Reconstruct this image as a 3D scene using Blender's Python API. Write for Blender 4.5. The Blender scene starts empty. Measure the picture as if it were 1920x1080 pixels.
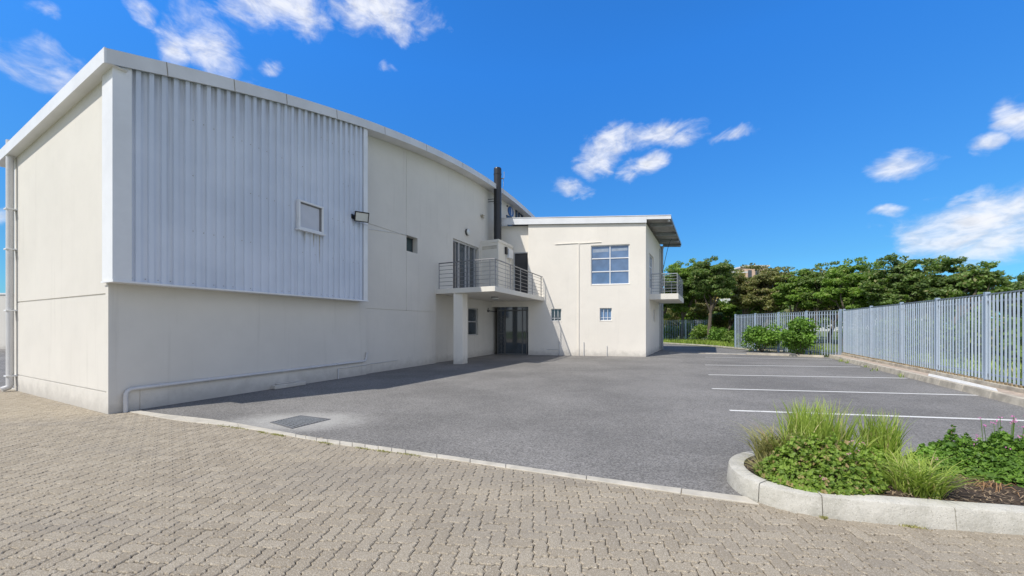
import bpy, math, random
import numpy as np
from mathutils import Vector
random.seed(7); RNG = np.random.default_rng(11)
scene = bpy.context.scene
C = scene.collection
R = math.radians

# ------------------------------------------------------------------ camera
F = 720.0; CX = 960.0; HY = 611.0; CH = 1.55
cam = bpy.data.cameras.new('camera'); camo = bpy.data.objects.new('camera', cam); C.objects.link(camo)
camo.location = (0, 0, CH); camo.rotation_euler = (R(90), 0, 0)
cam.sensor_width = 36; cam.lens = 36*F/1920; cam.shift_y = (HY-540)/1920
cam.clip_start = 0.05; cam.clip_end = 3000
scene.camera = camo

# ------------------------------------------------------------------ sun and sky
SUN = Vector((0.592, 0.505, -1.0)).normalized()
sl = bpy.data.lights.new('sun', 'SUN'); sl.energy = 4.15; sl.angle = R(0.5); sl.color = (1, 0.945, 0.86)
so = bpy.data.objects.new('sun', sl); C.objects.link(so); so.rotation_euler = SUN.to_track_quat('-Z', 'Y').to_euler()
so.location = (-20, -20, 40)
scene.view_settings.view_transform = 'Standard'; scene.view_settings.look = 'None'
scene.view_settings.gamma = 1; scene.view_settings.exposure = 0.08
world = bpy.data.worlds.new('World'); scene.world = world; world.use_nodes = True

class NT:
    """small node helper"""
    def __init__(s, nt): s.nt = nt; s.n = nt.nodes; s.l = nt.links
    def node(s, t, **kw):
        n = s.n.new(t)
        for k, v in kw.items(): setattr(n, k, v)
        return n
    def put(s, sock, v):
        if isinstance(v, bpy.types.NodeSocket): s.l.new(v, sock)
        elif v is not None:
            try: sock.default_value = v
            except Exception: sock.default_value = (v, v, v)
    def math(s, op, a, b=None, c=None, clamp=False):
        n = s.node('ShaderNodeMath', operation=op, use_clamp=clamp)
        for i, v in enumerate((a, b, c)):
            if v is not None: s.put(n.inputs[i], v)
        return n.outputs[0]
    def vmath(s, op, a, b=None, out=0):
        n = s.node('ShaderNodeVectorMath', operation=op)
        s.put(n.inputs[0], a)
        if b is not None: s.put(n.inputs[1], b)
        return n.outputs[out]
    def noise(s, vec, scale, detail=4, rough=0.55, dist=0.0):
        n = s.node('ShaderNodeTexNoise'); s.put(n.inputs['Vector'], vec)
        n.inputs['Scale'].default_value = scale; n.inputs['Detail'].default_value = detail
        n.inputs['Roughness'].default_value = rough; n.inputs['Distortion'].default_value = dist
        return n.outputs['Fac']
    def ramp(s, v, a, b, lo=0.0, hi=1.0, smooth=True):
        n = s.node('ShaderNodeMapRange', interpolation_type='SMOOTHSTEP' if smooth else 'LINEAR')
        s.put(n.inputs[0], v)
        for i, x in zip((1, 2, 3, 4), (a, b, lo, hi)): n.inputs[i].default_value = x
        return n.outputs[0]
    def mix(s, f, a, b, mode='MIX'):
        n = s.node('ShaderNodeMix', data_type='RGBA', blend_type=mode)
        s.put(n.inputs[0], f); s.put(n.inputs[6], a); s.put(n.inputs[7], b)
        return n.outputs[2]
    def mapping(s, vec, scale=(1, 1, 1), rot=(0, 0, 0), loc=(0, 0, 0)):
        n = s.node('ShaderNodeMapping'); s.put(n.inputs[0], vec)
        n.inputs['Scale'].default_value = scale; n.inputs['Rotation'].default_value = rot; n.inputs['Location'].default_value = loc
        return n.outputs[0]

def c4(c): return (c[0], c[1], c[2], 1.0)

w = NT(world.node_tree)
for n in list(w.n): w.n.remove(n)
sky = w.node('ShaderNodeTexSky', sky_type='NISHITA'); sky.sun_disc = False
sky.sun_elevation = math.asin(-SUN.z); sky.sun_rotation = math.atan2(-SUN.x, -SUN.y)
sky.air_density = 1.0; sky.dust_density = 0.4; sky.ozone_density = 2.0
tc = w.node('ShaderNodeTexCoord').outputs['Generated']
sx = w.node('ShaderNodeSeparateXYZ'); w.l.new(tc, sx.inputs[0])
az = w.math('ARCTAN2', sx.outputs[0], sx.outputs[1]); el = w.math('ARCSINE', sx.outputs[2])
gain = w.mix(w.ramp(el, 0.149, 0.578, smooth=False), (0.34, 0.825, 1.19, 1), (0.32, 1.25, 2.27, 1))
gain = w.mix(w.ramp(el, 0.70, 0.98), gain, (0.42, 0.50, 0.66, 1))
hsc = w.mix(1.0, sky.outputs[0], gain, 'MULTIPLY')
def dirae(px, py):
    d = Vector(((px-CX)/F, 1, -(py-HY)/F)).normalized(); return math.atan2(d.x, d.y), math.asin(d.z)
# cloud banks: two ends of the long axis (as measured directions), half thickness in degrees, density
banks = [((0, 100), (140, 150), 2.2, .75), ((300, 50), (345, 95), 1.9, .8), ((345, 10), (470, 140), 3.0, 1.0), ((600, -10), (420, -5), 2.4, 1.0),
         ((500, 0), (600, 38), 2.0, .9), ((620, 0), (800, 22), 2.6, 1.0), ((690, 30), (775, 58), 1.8, .9), ((715, 122), (735, 125), .8, .5), ((250, 0), (280, 15), 1.2, .7),
         ((1040, 346), (1110, 346), 1.5, .85), ((1090, 305), (1185, 250), 2.6, 1.0), ((1170, 260), (1320, 240), 2.0, .95), ((1325, 262), (1415, 238), 1.1, .8),
         ((1165, 322), (1245, 305), 1.5, .9), ((1640, 305), (1760, 292), 1.7, 1.0), ((1820, 262), (1870, 246), 1.1, .8), ((1890, 212), (1950, 195), 1.9, 1.0),
         ((1700, 440), (2000, 400), 3.3, 1.1), ((1655, 400), (1710, 392), .8, .75), ((1770, 375), (1820, 366), .6, .6), ((0, 420), (15, 430), 1.2, .7), ((505, 115), (525, 120), .9, .45), ((30, 0), (80, 8), .8, .5), ((1800, 430), (2050, 350), 2.6, 1.0)]
wv = w.node('ShaderNodeCombineXYZ'); w.l.new(az, wv.inputs[0]); w.l.new(el, wv.inputs[1])
warp = w.node('ShaderNodeTexNoise'); w.l.new(wv.outputs[0], warp.inputs['Vector']); warp.inputs['Scale'].default_value = 7; warp.inputs['Detail'].default_value = 5
wsep = w.node('ShaderNodeSeparateXYZ'); w.l.new(w.vmath('SUBTRACT', warp.outputs['Color'], (0.5, 0.5, 0.5)), wsep.inputs[0])
azw = w.math('ADD', az, w.math('MULTIPLY', wsep.outputs[0], 0.13)); elw = w.math('ADD', el, w.math('MULTIPLY', wsep.outputs[1], 0.10))
mask = None
for (a, b, th, dens) in banks:
    a0, e0 = dirae(*a); a1, e1 = dirae(*b)
    ca, ce = (a0+a1)/2, (e0+e1)/2; L = math.hypot(a1-a0, e1-e0)/2 + R(th)*0.5; ang = math.atan2(e1-e0, a1-a0)
    dx = w.math('SUBTRACT', azw, ca); dy = w.math('SUBTRACT', elw, ce)
    p = w.math('MULTIPLY_ADD', dx, math.cos(ang)/L, w.math('MULTIPLY', dy, math.sin(ang)/L))
    q = w.math('MULTIPLY_ADD', dy, math.cos(ang)/R(th), w.math('MULTIPLY', dx, -math.sin(ang)/R(th)))
    r2 = w.math('ADD', w.math('MULTIPLY', p, p), w.math('MULTIPLY', q, q))
    m = w.math('MULTIPLY', w.math('SUBTRACT', 1.0, r2), dens)
    mask = m if mask is None else w.math('MAXIMUM', mask, m)
wn = w.noise(w.mapping(wv.outputs[0], (1.0, 1.7, 1), (0, 0, R(-18))), 13, 9, 0.62, 0.7)
wf = w.noise(w.mapping(wv.outputs[0], (1.0, 2.2, 1), (0, 0, R(20))), 34, 5, 0.55, 0.6)
mm = w.math('MAXIMUM', mask, -1.0)
den = w.math('ADD', mm, w.math('MULTIPLY', w.math('SUBTRACT', w.math('ADD', w.math('MULTIPLY', wn, .82), w.math('MULTIPLY', wf, .18)), 0.49), 3.0))
cf = w.math('MULTIPLY', w.ramp(den, -0.15, 1.55), 0.95)
shade = w.ramp(w.math('ADD', wf, w.math('MULTIPLY', den, 0.10)), 0.40, 0.72, 0.84, 1.0)
ccol = w.vmath('SCALE', (8.3, 8.45, 8.9), None); w.l.new(shade, ccol.node.inputs['Scale'])
# unseen cloud added behind and beside the camera, white light for the shaded walls
fill_cloud = w.math('MULTIPLY', w.ramp(w.math('ABSOLUTE', az), 1.12, 1.45), w.ramp(el, 0.62, 0.95, 1.0, 0.0))
rn = w.noise(w.mapping(tc, (1, 1, 1.6)), 2.6, 6, 0.6, 0.3)
fill_cloud = w.math('MULTIPLY', fill_cloud, w.ramp(rn, 0.34, 0.50, 0.2, 0.85))
skyc = w.mix(w.math('MAXIMUM', cf, fill_cloud), hsc, ccol)
bg = w.node('ShaderNodeBackground'); w.l.new(skyc, bg.inputs[0]); bg.inputs[1].default_value = 0.11
wo = w.node('ShaderNodeOutputWorld'); w.l.new(bg.outputs[0], wo.inputs[0])

# ------------------------------------------------------------------ measuring helpers
def gp(px, py, z=0.0):
    Y = (CH-z)*F/(py-HY); return Vector(((px-CX)/F*Y, Y))
class Fr:
    """vertical plane: origin, direction, outward normal"""
    def __init__(s, O, a, n): s.O = Vector(O); s.a = Vector(a).normalized(); s.n = Vector(n).normalized()
    def off(s, d): return Fr(s.O + s.n*d, s.a, s.n)
    def s(s, px):
        m = (px-CX)/F; return (m*s.O.y - s.O.x)/(s.a.x - m*s.a.y)
    def z(s, px, py):
        P = s.O + s.a*s.s(px); return CH - (py-HY)/F*P.y
    def P(s, t, z, d=0.0):
        q = s.O + s.a*t + s.n*d; return (q.x, q.y, z)
    def xy(s, t, d=0.0): return s.O + s.a*t + s.n*d
def perp(a, s=1): return Vector((a[1], -a[0]))*s
def isect(f1, f2):
    d = f2.O - f1.O; den = f1.a.x*f2.a.y - f1.a.y*f2.a.x
    return (d.x*f2.a.y - d.y*f2.a.x)/den

# ------------------------------------------------------------------ mesh helpers
class G:
    def __init__(s): s.v = []; s.f = []
    def face(s, pts):
        b = len(s.v); s.v += [tuple(p) for p in pts]; s.f.append(tuple(range(b, b+len(pts)))); return s
    def hexa(s, p):   # 8 points: bottom 4 (ccw), top 4
        b = len(s.v); s.v += [tuple(q) for q in p]
        for q in ((3, 2, 1, 0), (4, 5, 6, 7), (0, 1, 5, 4), (1, 2, 6, 5), (2, 3, 7, 6), (3, 0, 4, 7)): s.f.append(tuple(b+i for i in q))
        return s
    def box(s, x0, x1, y0, y1, z0, z1):
        return s.hexa([(x0, y0, z0), (x1, y0, z0), (x1, y1, z0), (x0, y1, z0), (x0, y0, z1), (x1, y0, z1), (x1, y1, z1), (x0, y1, z1)])
    def fbox(s, fr, s0, s1, z0, z1, d0, d1):   # box in a wall frame
        return s.hexa([fr.P(s0, z0, d1), fr.P(s1, z0, d1), fr.P(s1, z0, d0), fr.P(s0, z0, d0), fr.P(s0, z1, d1), fr.P(s1, z1, d1), fr.P(s1, z1, d0), fr.P(s0, z1, d0)])
    def prism(s, poly, z0, z1):
        n = len(poly); b = len(s.v)
        s.v += [(p[0], p[1], z0) for p in poly] + [(p[0], p[1], z1) for p in poly]
        s.f.append(tuple(b+i for i in reversed(range(n)))); s.f.append(tuple(b+n+i for i in range(n)))
        for i in range(n): j = (i+1) % n; s.f.append((b+i, b+j, b+n+j, b+n+i))
        return s
    def tube(s, pts, r, n=10, cap=True):
        pts = [Vector(p) for p in pts]; rs = r if isinstance(r, (list, tuple)) else [r]*len(pts)
        b = len(s.v); up = None
        for i, p in enumerate(pts):
            t = (pts[min(i+1, len(pts)-1)] - pts[max(i-1, 0)])
            if t.length < 1e-9: t = Vector((0, 0, 1))
            t.normalize()
            if up is None: up = t.orthogonal().normalized()
            else:
                up = up - t*up.dot(t)
                up = up.normalized() if up.length > 1e-6 else t.orthogonal().normalized()
            sd = t.cross(up)
            for k in range(n):
                a = 2*math.pi*k/n; s.v.append(tuple(p + (up*math.cos(a) + sd*math.sin(a))*rs[i]))
        for i in range(len(pts)-1):
            for k in range(n):
                k2 = (k+1) % n; s.f.append((b+i*n+k, b+i*n+k2, b+(i+1)*n+k2, b+(i+1)*n+k))
        if cap:
            s.f.append(tuple(b+k for k in reversed(range(n)))); s.f.append(tuple(b+(len(pts)-1)*n+k for k in range(n)))
        return s
    def build(s, name, m, parent=None, smooth=False, bevel=0, origin=None):
        me = bpy.data.meshes.new(name)
        if parent is not None: o0 = Vector(parent.location); pp = parent.parent
        else: o0 = None; pp = None
        if parent is not None:
            o0 = Vector((0, 0, 0)); q = parent
            while q is not None: o0 = o0 + Vector(q.location); q = q.parent
        elif origin is not None: o0 = Vector(origin)
        else:
            a = np.array(s.v); o0 = Vector(((a[:, 0].min()+a[:, 0].max())/2, (a[:, 1].min()+a[:, 1].max())/2, a[:, 2].min()))
        me.from_pydata([(v[0]-o0.x, v[1]-o0.y, v[2]-o0.z) for v in s.v], [], s.f)
        me.update()
        ob = bpy.data.objects.new(name, me); C.objects.link(ob)
        if parent is not None: ob.parent = parent
        else: ob.location = o0
        if m: me.materials.append(m)
        if smooth:
            me.shade_smooth()
            me.set_sharp_from_angle(angle=R(38))
        if bevel:
            b = ob.modifiers.new('bevel', 'BEVEL'); b.width = bevel; b.segments = 2; b.limit_method = 'ANGLE'; b.angle_limit = R(40)
        return ob

def tag(o, label=None, cat=None, group=None, kind=None):
    if label: o['label'] = label
    if cat: o['category'] = cat
    if group: o['group'] = group
    if kind: o['kind'] = kind
    return o
def empty(name, loc, label=None, cat=None, group=None):
    o = bpy.data.objects.new(name, None); C.objects.link(o); o.location = loc; o.empty_display_size = 0.3
    return tag(o, label, cat, group)

# ------------------------------------------------------------------ materials
def newmat(name):
    m = bpy.data.materials.new(name); m.use_nodes = True; t = NT(m.node_tree)
    return m, t, t.n['Principled BSDF']
def bump(t, b, h, strength=0.3, dist=0.01):
    n = t.node('ShaderNodeBump'); n.inputs['Strength'].default_value = strength; n.inputs['Distance'].default_value = dist
    t.put(n.inputs['Height'], h); t.l.new(n.outputs[0], b.inputs['Normal'])
def simple(name, col, rough=0.6, metal=0.0, var=0.12, scale=3.0, spec=0.5, bumps=0.0, bscale=60):
    m, t, b = newmat(name)
    co = t.node('ShaderNodeTexCoord').outputs['Object']
    n1 = t.noise(co, scale, 6, 0.6)
    f = t.ramp(n1, 0.3, 0.7)
    t.put(b.inputs['Base Color'], t.mix(f, c4([x*(1-var) for x in col]), c4([min(1, x*(1+var*0.6)) for x in col])))
    b.inputs['Roughness'].default_value = rough; b.inputs['Metallic'].default_value = metal; b.inputs['Specular IOR Level'].default_value = spec
    if bumps: bump(t, b, t.noise(co, bscale, 4), bumps, 0.004)
    return m
def plaster_mat(name, col, dirt=0.25):
    m, t, b = newmat(name)
    g = t.node('ShaderNodeNewGeometry').outputs['Position']
    big = t.noise(g, 0.55, 5, 0.6); mid = t.noise(g, 2.3, 5, 0.6)
    streak = t.noise(t.mapping(g, (5.0, 5.0, 0.22)), 1.0, 5, 0.65)
    sp = t.node('ShaderNodeSeparateXYZ'); t.l.new(g, sp.inputs[0])
    low = t.math('ADD', sp.outputs[2], t.math('MULTIPLY', t.noise(g, 4.0, 5, 0.65), -0.55))
    lowf = t.ramp(low, -0.30, 0.12, 1.0, 0.0)       # splash dirt with a ragged edge
    c = t.mix(t.ramp(big, 0.3, 0.7), c4([x*0.955 for x in col]), c4([x*1.02 for x in col]))
    c = t.mix(t.math('MULTIPLY', t.ramp(mid, 0.45, 0.75), 0.25), c, c4([x*0.9 for x in col]))
    c = t.mix(t.math('MULTIPLY', t.ramp(streak, 0.56, 0.8), dirt), c, c4((0.34, 0.32, 0.28)))
    c = t.mix(t.math('MULTIPLY', lowf, 0.42), c, c4((0.26, 0.245, 0.22)))
    t.put(b.inputs['Base Color'], c); b.inputs['Roughness'].default_value = 0.92; b.inputs['Specular IOR Level'].default_value = 0.2
    bump(t, b, t.math('ADD', t.noise(g, 85, 3), t.math('MULTIPLY', t.noise(g, 7, 4), 1.6)), 0.22, 0.006)
    return m
M = {}
M['plaster'] = plaster_mat('cream_plaster', (0.68, 0.655, 0.60))
M['plaster_office'] = plaster_mat('pale_cream_plaster', (0.83, 0.785, 0.705), 0.10)
M['concrete_paint'] = plaster_mat('painted_concrete', (0.76, 0.725, 0.65), 0.2)
def asphalt_mat():
    m, t, b = newmat('asphalt')
    g = t.node('ShaderNodeNewGeometry').outputs['Position']
    vor = t.node('ShaderNodeTexVoronoi'); t.l.new(g, vor.inputs['Vector']); vor.inputs['Scale'].default_value = 75
    sepc = t.node('ShaderNodeSeparateColor'); t.l.new(vor.outputs['Color'], sepc.inputs[0])
    vor2 = t.node('ShaderNodeTexVoronoi'); t.l.new(g, vor2.inputs['Vector']); vor2.inputs['Scale'].default_value = 48
    sep2 = t.node('ShaderNodeSeparateColor'); t.l.new(vor2.outputs['Color'], sep2.inputs[0])
    base = t.mix(t.ramp(t.noise(g, 0.35, 6, 0.6), 0.32, 0.68), c4((0.168, 0.163, 0.155)), c4((0.240, 0.232, 0.220)))
    base = t.mix(t.math('MULTIPLY', t.ramp(t.noise(t.mapping(g, (0.5, 1.6, 1), (0, 0, R(35))), 1.3, 6, 0.7), 0.5, 0.75), 0.35), base, c4((0.26, 0.253, 0.242)))
    base = t.mix(t.ramp(sepc.outputs[0], 0.0, 1.0, 0, 1, False), t.mix(1.0, base, c4((0.62, 0.62, 0.62)), 'MULTIPLY'), t.mix(1.0, base, c4((1.42, 1.42, 1.42)), 'MULTIPLY'))
    base = t.mix(t.ramp(sep2.outputs[1], 0.975, 0.985, 0, 0.3), base, c4((0.36, 0.35, 0.33)))
    base = t.mix(t.ramp(sep2.outputs[0], 0.96, 0.975, 0, 0.35), base, c4((0.07, 0.068, 0.066)))
    # lime wash-out round the drain, an irregular ring of its own
    dc = gp(560, 789); dv = t.vmath('SUBTRACT', g, (dc.x, dc.y, 0))
    dn = t.vmath('LENGTH', t.mapping(dv, (0.55, 1.0, 0), (0, 0, R(8))), out=1)
    dd = t.math('ADD', dn, t.math('MULTIPLY', t.math('SUBTRACT', t.noise(g, 3.2, 6, 0.7), 0.5), 0.55))
    base = t.mix(t.math('MULTIPLY', t.ramp(dd, 0.26, 0.82, 1, 0), t.ramp(sepc.outputs[1], 0, 1, 0.45, 0.85)), base, c4((0.47, 0.46, 0.43)))
    t.put(b.inputs['Base Color'], base); b.inputs['Roughness'].default_value = 0.88; b.inputs['Specular IOR Level'].default_value = 0.3
    bump(t, b, t.math('ADD', vor.outputs['Distance'], t.noise(g, 160, 3)), 0.5, 0.006)
    return m
M['asphalt'] = asphalt_mat()
def paver_mat():
    m, t, b = newmat('concrete_paver')
    geo = t.node('ShaderNodeNewGeometry'); g = geo.outputs['Position']; isl = geo.outputs['Random Per Island']
    c = t.mix(isl, c4((0.35, 0.300, 0.228)), c4((0.47, 0.412, 0.320)))
    c = t.mix(t.math('MULTIPLY', t.ramp(t.noise(g, 0.5, 5, 0.6), 0.35, 0.7), 0.45), c, c4((0.50, 0.432, 0.325)))
    c = t.mix(t.math('MULTIPLY', t.ramp(t.noise(g, 2.4, 6, 0.7), 0.56, 0.78), 0.45), c, c4((0.225, 0.20, 0.172)))
    vor = t.node('ShaderNodeTexVoronoi'); t.l.new(g, vor.inputs['Vector']); vor.inputs['Scale'].default_value = 190
    sepc = t.node('ShaderNodeSeparateColor'); t.l.new(vor.outputs['Color'], sepc.inputs[0])
    grain = t.noise(g, 120, 4, 0.7)
    c = t.mix(t.ramp(grain, 0.38, 0.60, 0.7, 0.0), c, c4((0.19, 0.165, 0.13)))
    c = t.mix(t.ramp(sepc.outputs[0], 0.86, 0.95, 0, 0.6), c, c4((0.62, 0.57, 0.48)))
    c = t.mix(t.ramp(sepc.outputs[1], 0.95, 0.985, 0, 0.3), c, c4((0.16, 0.14, 0.12)))
    wr = t.noise(t.mapping(g, (0.35, 1.1, 1), (0, 0, R(-30))), 0.8, 6, 0.65, 0.5)
    c = t.mix(t.ramp(wr, 0.48, 0.66, 0, 0.38), c, c4((0.25, 0.228, 0.20)))
    st = t.noise(g, 1.15, 7, 0.78, 0.6)
    c = t.mix(t.ramp(st, 0.655, 0.72, 0, 0.7), c, c4((0.10, 0.092, 0.082)))
    t.put(b.inputs['Base Color'], c); b.inputs['Roughness'].default_value = 0.93; b.inputs['Specular IOR Level'].default_value = 0.2
    bump(t, b, t.math('ADD', t.noise(g, 110, 5, 0.7), vor.outputs['Distance']), 0.55, 0.005)
    return m
M['paver'] = paver_mat()
M['sand'] = simple('joint_sand', (0.10, 0.082, 0.06), 0.95, var=0.3, scale=20)
M['kerb'] = simple('kerb_concrete', (0.54, 0.505, 0.43), 0.9, var=0.16, scale=5, spec=0.2, bumps=0.4, bscale=70)
M['kerb_grey'] = simple('kerb_cast_concrete', (0.52, 0.51, 0.465), 0.9, var=0.2, scale=6, spec=0.2, bumps=0.5, bscale=60)
def cast_mat():
    m, t, b = newmat('cast_kerb_concrete')
    g = t.node('ShaderNodeNewGeometry').outputs['Position']
    c = t.mix(t.ramp(t.noise(g, 3.5, 7, 0.7), 0.35, 0.68), c4((0.43, 0.415, 0.36)), c4((0.58, 0.56, 0.50)))
    c = t.mix(t.ramp(t.noise(g, 11, 6, 0.75), 0.55, 0.72, 0, 0.45), c, c4((0.33, 0.32, 0.265)))
    vor = t.node('ShaderNodeTexVoronoi'); t.l.new(g, vor.inputs['Vector']); vor.inputs['Scale'].default_value = 170
    sc_ = t.node('ShaderNodeSeparateColor'); t.l.new(vor.outputs['Color'], sc_.inputs[0])
    c = t.mix(t.ramp(sc_.outputs[0], 0.93, 0.97, 0, 0.5), c, c4((0.24, 0.23, 0.19)))
    c = t.mix(t.ramp(sc_.outputs[1], 0.92, 0.97, 0, 0.5), c, c4((0.70, 0.68, 0.62)))
    t.put(b.inputs['Base Color'], c); b.inputs['Roughness'].default_value = 0.93; b.inputs['Specular IOR Level'].default_value = 0.2
    bump(t, b, t.math('ADD', t.noise(g, 60, 5, 0.7), t.math('MULTIPLY', t.noise(g, 9, 5, 0.7), 2.5)), 0.55, 0.008)
    return m
M['kerb_grey'] = cast_mat()
def line_mat():
    m, t, b = newmat('worn_road_paint')
    g = t.node('ShaderNodeNewGeometry').outputs['Position']
    wear = t.math('ADD', t.math('MULTIPLY', t.noise(g, 55, 4, 0.7), 0.6), t.math('MULTIPLY', t.noise(g, 2.2, 5, 0.7), 0.5))
    t.put(b.inputs['Base Color'], t.mix(t.ramp(wear, 0.60, 0.70), c4((0.74, 0.74, 0.71)), c4((0.24, 0.235, 0.225))))
    b.inputs['Roughness'].default_value = 0.8; bump(t, b, t.noise(g, 90, 3), 0.4, 0.004)
    return m
M['line'] = line_mat()
M['kerb_far'] = simple('weathered_kerb', (0.53, 0.485, 0.40), 0.92, var=0.3, scale=3.5, spec=0.2, bumps=0.4, bscale=40)
M['white_line'] = simple('road_paint', (0.72, 0.72, 0.70), 0.7, var=0.22, scale=14)
M['brick_strip'] = simple('brick_paving', (0.50, 0.41, 0.33), 0.92, var=0.3, scale=9, bumps=0.5, bscale=30)
M['brick_pale'] = simple('stub_brick', (0.36, 0.28, 0.17), 0.92, var=0.4, scale=9)
def clad_mat():
    m, t, b = newmat('white_sheet_steel')
    g = t.node('ShaderNodeTexCoord').outputs['Object']
    geo = t.node('ShaderNodeNewGeometry').outputs['Position']
    streak = t.noise(t.mapping(geo, (9, 9, 0.25)), 1.0, 6, 0.7)
    c = t.mix(t.ramp(t.noise(geo, 0.8, 4), 0.3, 0.7), c4((0.58, 0.635, 0.73)), c4((0.66, 0.71, 0.80)))
    c = t.mix(t.ramp(streak, 0.55, 0.75, 0, 0.32), c, c4((0.36, 0.37, 0.38)))
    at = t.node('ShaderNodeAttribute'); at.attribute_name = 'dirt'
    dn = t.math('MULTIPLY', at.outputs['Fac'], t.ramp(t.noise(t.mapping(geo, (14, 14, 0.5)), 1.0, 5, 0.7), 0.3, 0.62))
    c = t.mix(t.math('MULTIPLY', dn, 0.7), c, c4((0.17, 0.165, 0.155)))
    t.put(b.inputs['Base Color'], c); b.inputs['Roughness'].default_value = 0.42; b.inputs['Specular IOR Level'].default_value = 0.45
    return m
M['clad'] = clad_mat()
M['white_metal'] = simple('white_painted_metal', (0.76, 0.77, 0.78), 0.4, var=0.06, scale=1.5)
M['fascia'] = simple('fascia_metal', (0.70, 0.70, 0.70), 0.45, var=0.08, scale=1.2)
M['roof'] = simple('roof_sheet', (0.55, 0.56, 0.57), 0.45, var=0.1, scale=1)
M['soffit_metal'] = simple('bare_roof_sheet', (0.42, 0.40, 0.38), 0.45, metal=0.3, var=0.25, scale=2)
M['pvc'] = simple('white_pipe', (0.60, 0.60, 0.60), 0.35, var=0.05)
M['stain'] = simple('rust_dirt', (0.25, 0.22, 0.18), 0.9, var=0.3, scale=8)
M['dark'] = simple('dark_gap', (0.05, 0.05, 0.05), 0.9)
M['flue'] = simple('black_flue_paint', (0.018, 0.019, 0.022), 0.35, var=0.2, scale=2)
M['steel'] = simple('brushed_steel', (0.23, 0.235, 0.25), 0.36, metal=0.6, var=0.12, scale=6)
M['grey_steel'] = simple('galvanised_rail', (0.34, 0.36, 0.38), 0.5, metal=0.4, var=0.12, scale=6)
M['frame_alu'] = simple('aluminium_frame', (0.50, 0.51, 0.52), 0.4, metal=0.3, var=0.06)
M['frame_white'] = simple('white_window_frame', (0.78, 0.79, 0.80), 0.4, var=0.04)
M['frame_dark'] = simple('dark_door_frame', (0.16, 0.16, 0.165), 0.45, var=0.1)
M['frame_gate'] = simple('grey_gate_frame', (0.13, 0.135, 0.14), 0.5, var=0.1)
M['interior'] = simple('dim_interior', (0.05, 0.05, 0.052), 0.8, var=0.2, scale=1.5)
M['black_plastic'] = simple('black_plastic', (0.02, 0.02, 0.022), 0.4)
M['blue'] = simple('emblem_blue', (0.03, 0.11, 0.34), 0.4, var=0.1)
M['navy'] = simple('sign_navy', (0.02, 0.045, 0.10), 0.45, var=0.1)
M['white_paint'] = simple('sign_white', (0.75, 0.77, 0.8), 0.4, var=0.05)
def glass_mat(name, col, rough=0.04, spec=0.8):
    m, t, b = newmat(name)
    g = t.node('ShaderNodeNewGeometry').outputs['Position']
    t.put(b.inputs['Base Color'], t.mix(t.ramp(t.noise(g, 1.1, 3), 0.3, 0.7), c4([x*0.75 for x in col]), c4([x*1.2 for x in col])))
    b.inputs['Roughness'].default_value = rough; b.inputs['Specular IOR Level'].default_value = spec
    b.inputs['Coat Weight'].default_value = 0.5; b.inputs['Coat Roughness'].default_value = 0.02
    return m
M['glass'] = glass_mat('dark_glass', (0.045, 0.06, 0.075))
M['glass_blue'] = glass_mat('tinted_blue_glass', (0.115, 0.20, 0.35))
M['glass_teal'] = glass_mat('teal_glass', (0.03, 0.06, 0.07))
M['lens'] = simple('light_lens', (0.62, 0.64, 0.62), 0.25)
M['board'] = simple('white_infill_board', (0.55, 0.57, 0.62), 0.5, var=0.05)
def galv():
    m, t, b = newmat('galvanised_palisade')
    geo = t.node('ShaderNodeNewGeometry'); g = geo.outputs['Position']
    c = t.mix(geo.outputs['Random Per Island'], c4((0.32, 0.41, 0.52)), c4((0.56, 0.63, 0.72)))
    c = t.mix(t.ramp(t.noise(g, 6, 4), 0.5, 0.7, 0, 0.4), c, c4((0.36, 0.40, 0.45)))
    t.put(b.inputs['Base Color'], c); b.inputs['Metallic'].default_value = 0.35; b.inputs['Roughness'].default_value = 0.42
    return m
M['galv'] = galv()
M['galv_dark'] = simple('galvanised_rail_dull', (0.26, 0.30, 0.34), 0.5, metal=0.35)
def leaf_mat(name, dark, light, tip=None, transl=0.25):
    m, t, b = newmat(name)
    geo = t.node('ShaderNodeNewGeometry'); g = geo.outputs['Position']
    c = t.mix(geo.outputs['Random Per Island'], c4(dark), c4(light))
    c = t.mix(t.ramp(t.noise(g, 0.9, 4), 0.42, 0.62, 0, 0.6), c, c4([x*1.25 for x in light]))
    if tip: c = t.mix(t.ramp(geo.outputs['Random Per Island'], 0.9, 0.93, 0, 0.9, False), c, c4(tip))
    t.put(b.inputs['Base Color'], c); b.inputs['Roughness'].default_value = 0.5; b.inputs['Specular IOR Level'].default_value = 0.35
    tr = t.node('ShaderNodeBsdfTranslucent'); t.put(tr.inputs[0], t.mix(1.0, c, c4((1.5, 1.7, 0.7)), 'MULTIPLY'))
    mx = t.node('ShaderNodeMixShader'); mx.inputs[0].default_value = transl
    t.l.new(b.outputs[0], mx.inputs[1]); t.l.new(tr.outputs[0], mx.inputs[2])
    t.l.new(mx.outputs[0], t.n['Material Output'].inputs[0])
    return m
M['leaf_tree'] = leaf_mat('tree_leaf', (0.075, 0.118, 0.038), (0.19, 0.275, 0.080), (0.30, 0.28, 0.13), .38)
M['leaf_tree2'] = leaf_mat('tree_leaf_olive', (0.11, 0.13, 0.05), (0.27, 0.275, 0.11), (0.42, 0.30, 0.19), .35)
M['leaf_tree3'] = leaf_mat('tree_leaf_bright', (0.10, 0.16, 0.034), (0.23, 0.35, 0.07), (0.33, 0.36, 0.12), .38)
M['leaf_shrub'] = leaf_mat('shrub_leaf', (0.07, 0.15, 0.025), (0.18, 0.32, 00.045))
M['leaf_ger'] = leaf_mat('geranium_leaf', (0.10, 0.18, 0.03), (0.27, 0.38, 0.065), (0.38, 0.27, 0.14), 0.3)
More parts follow.
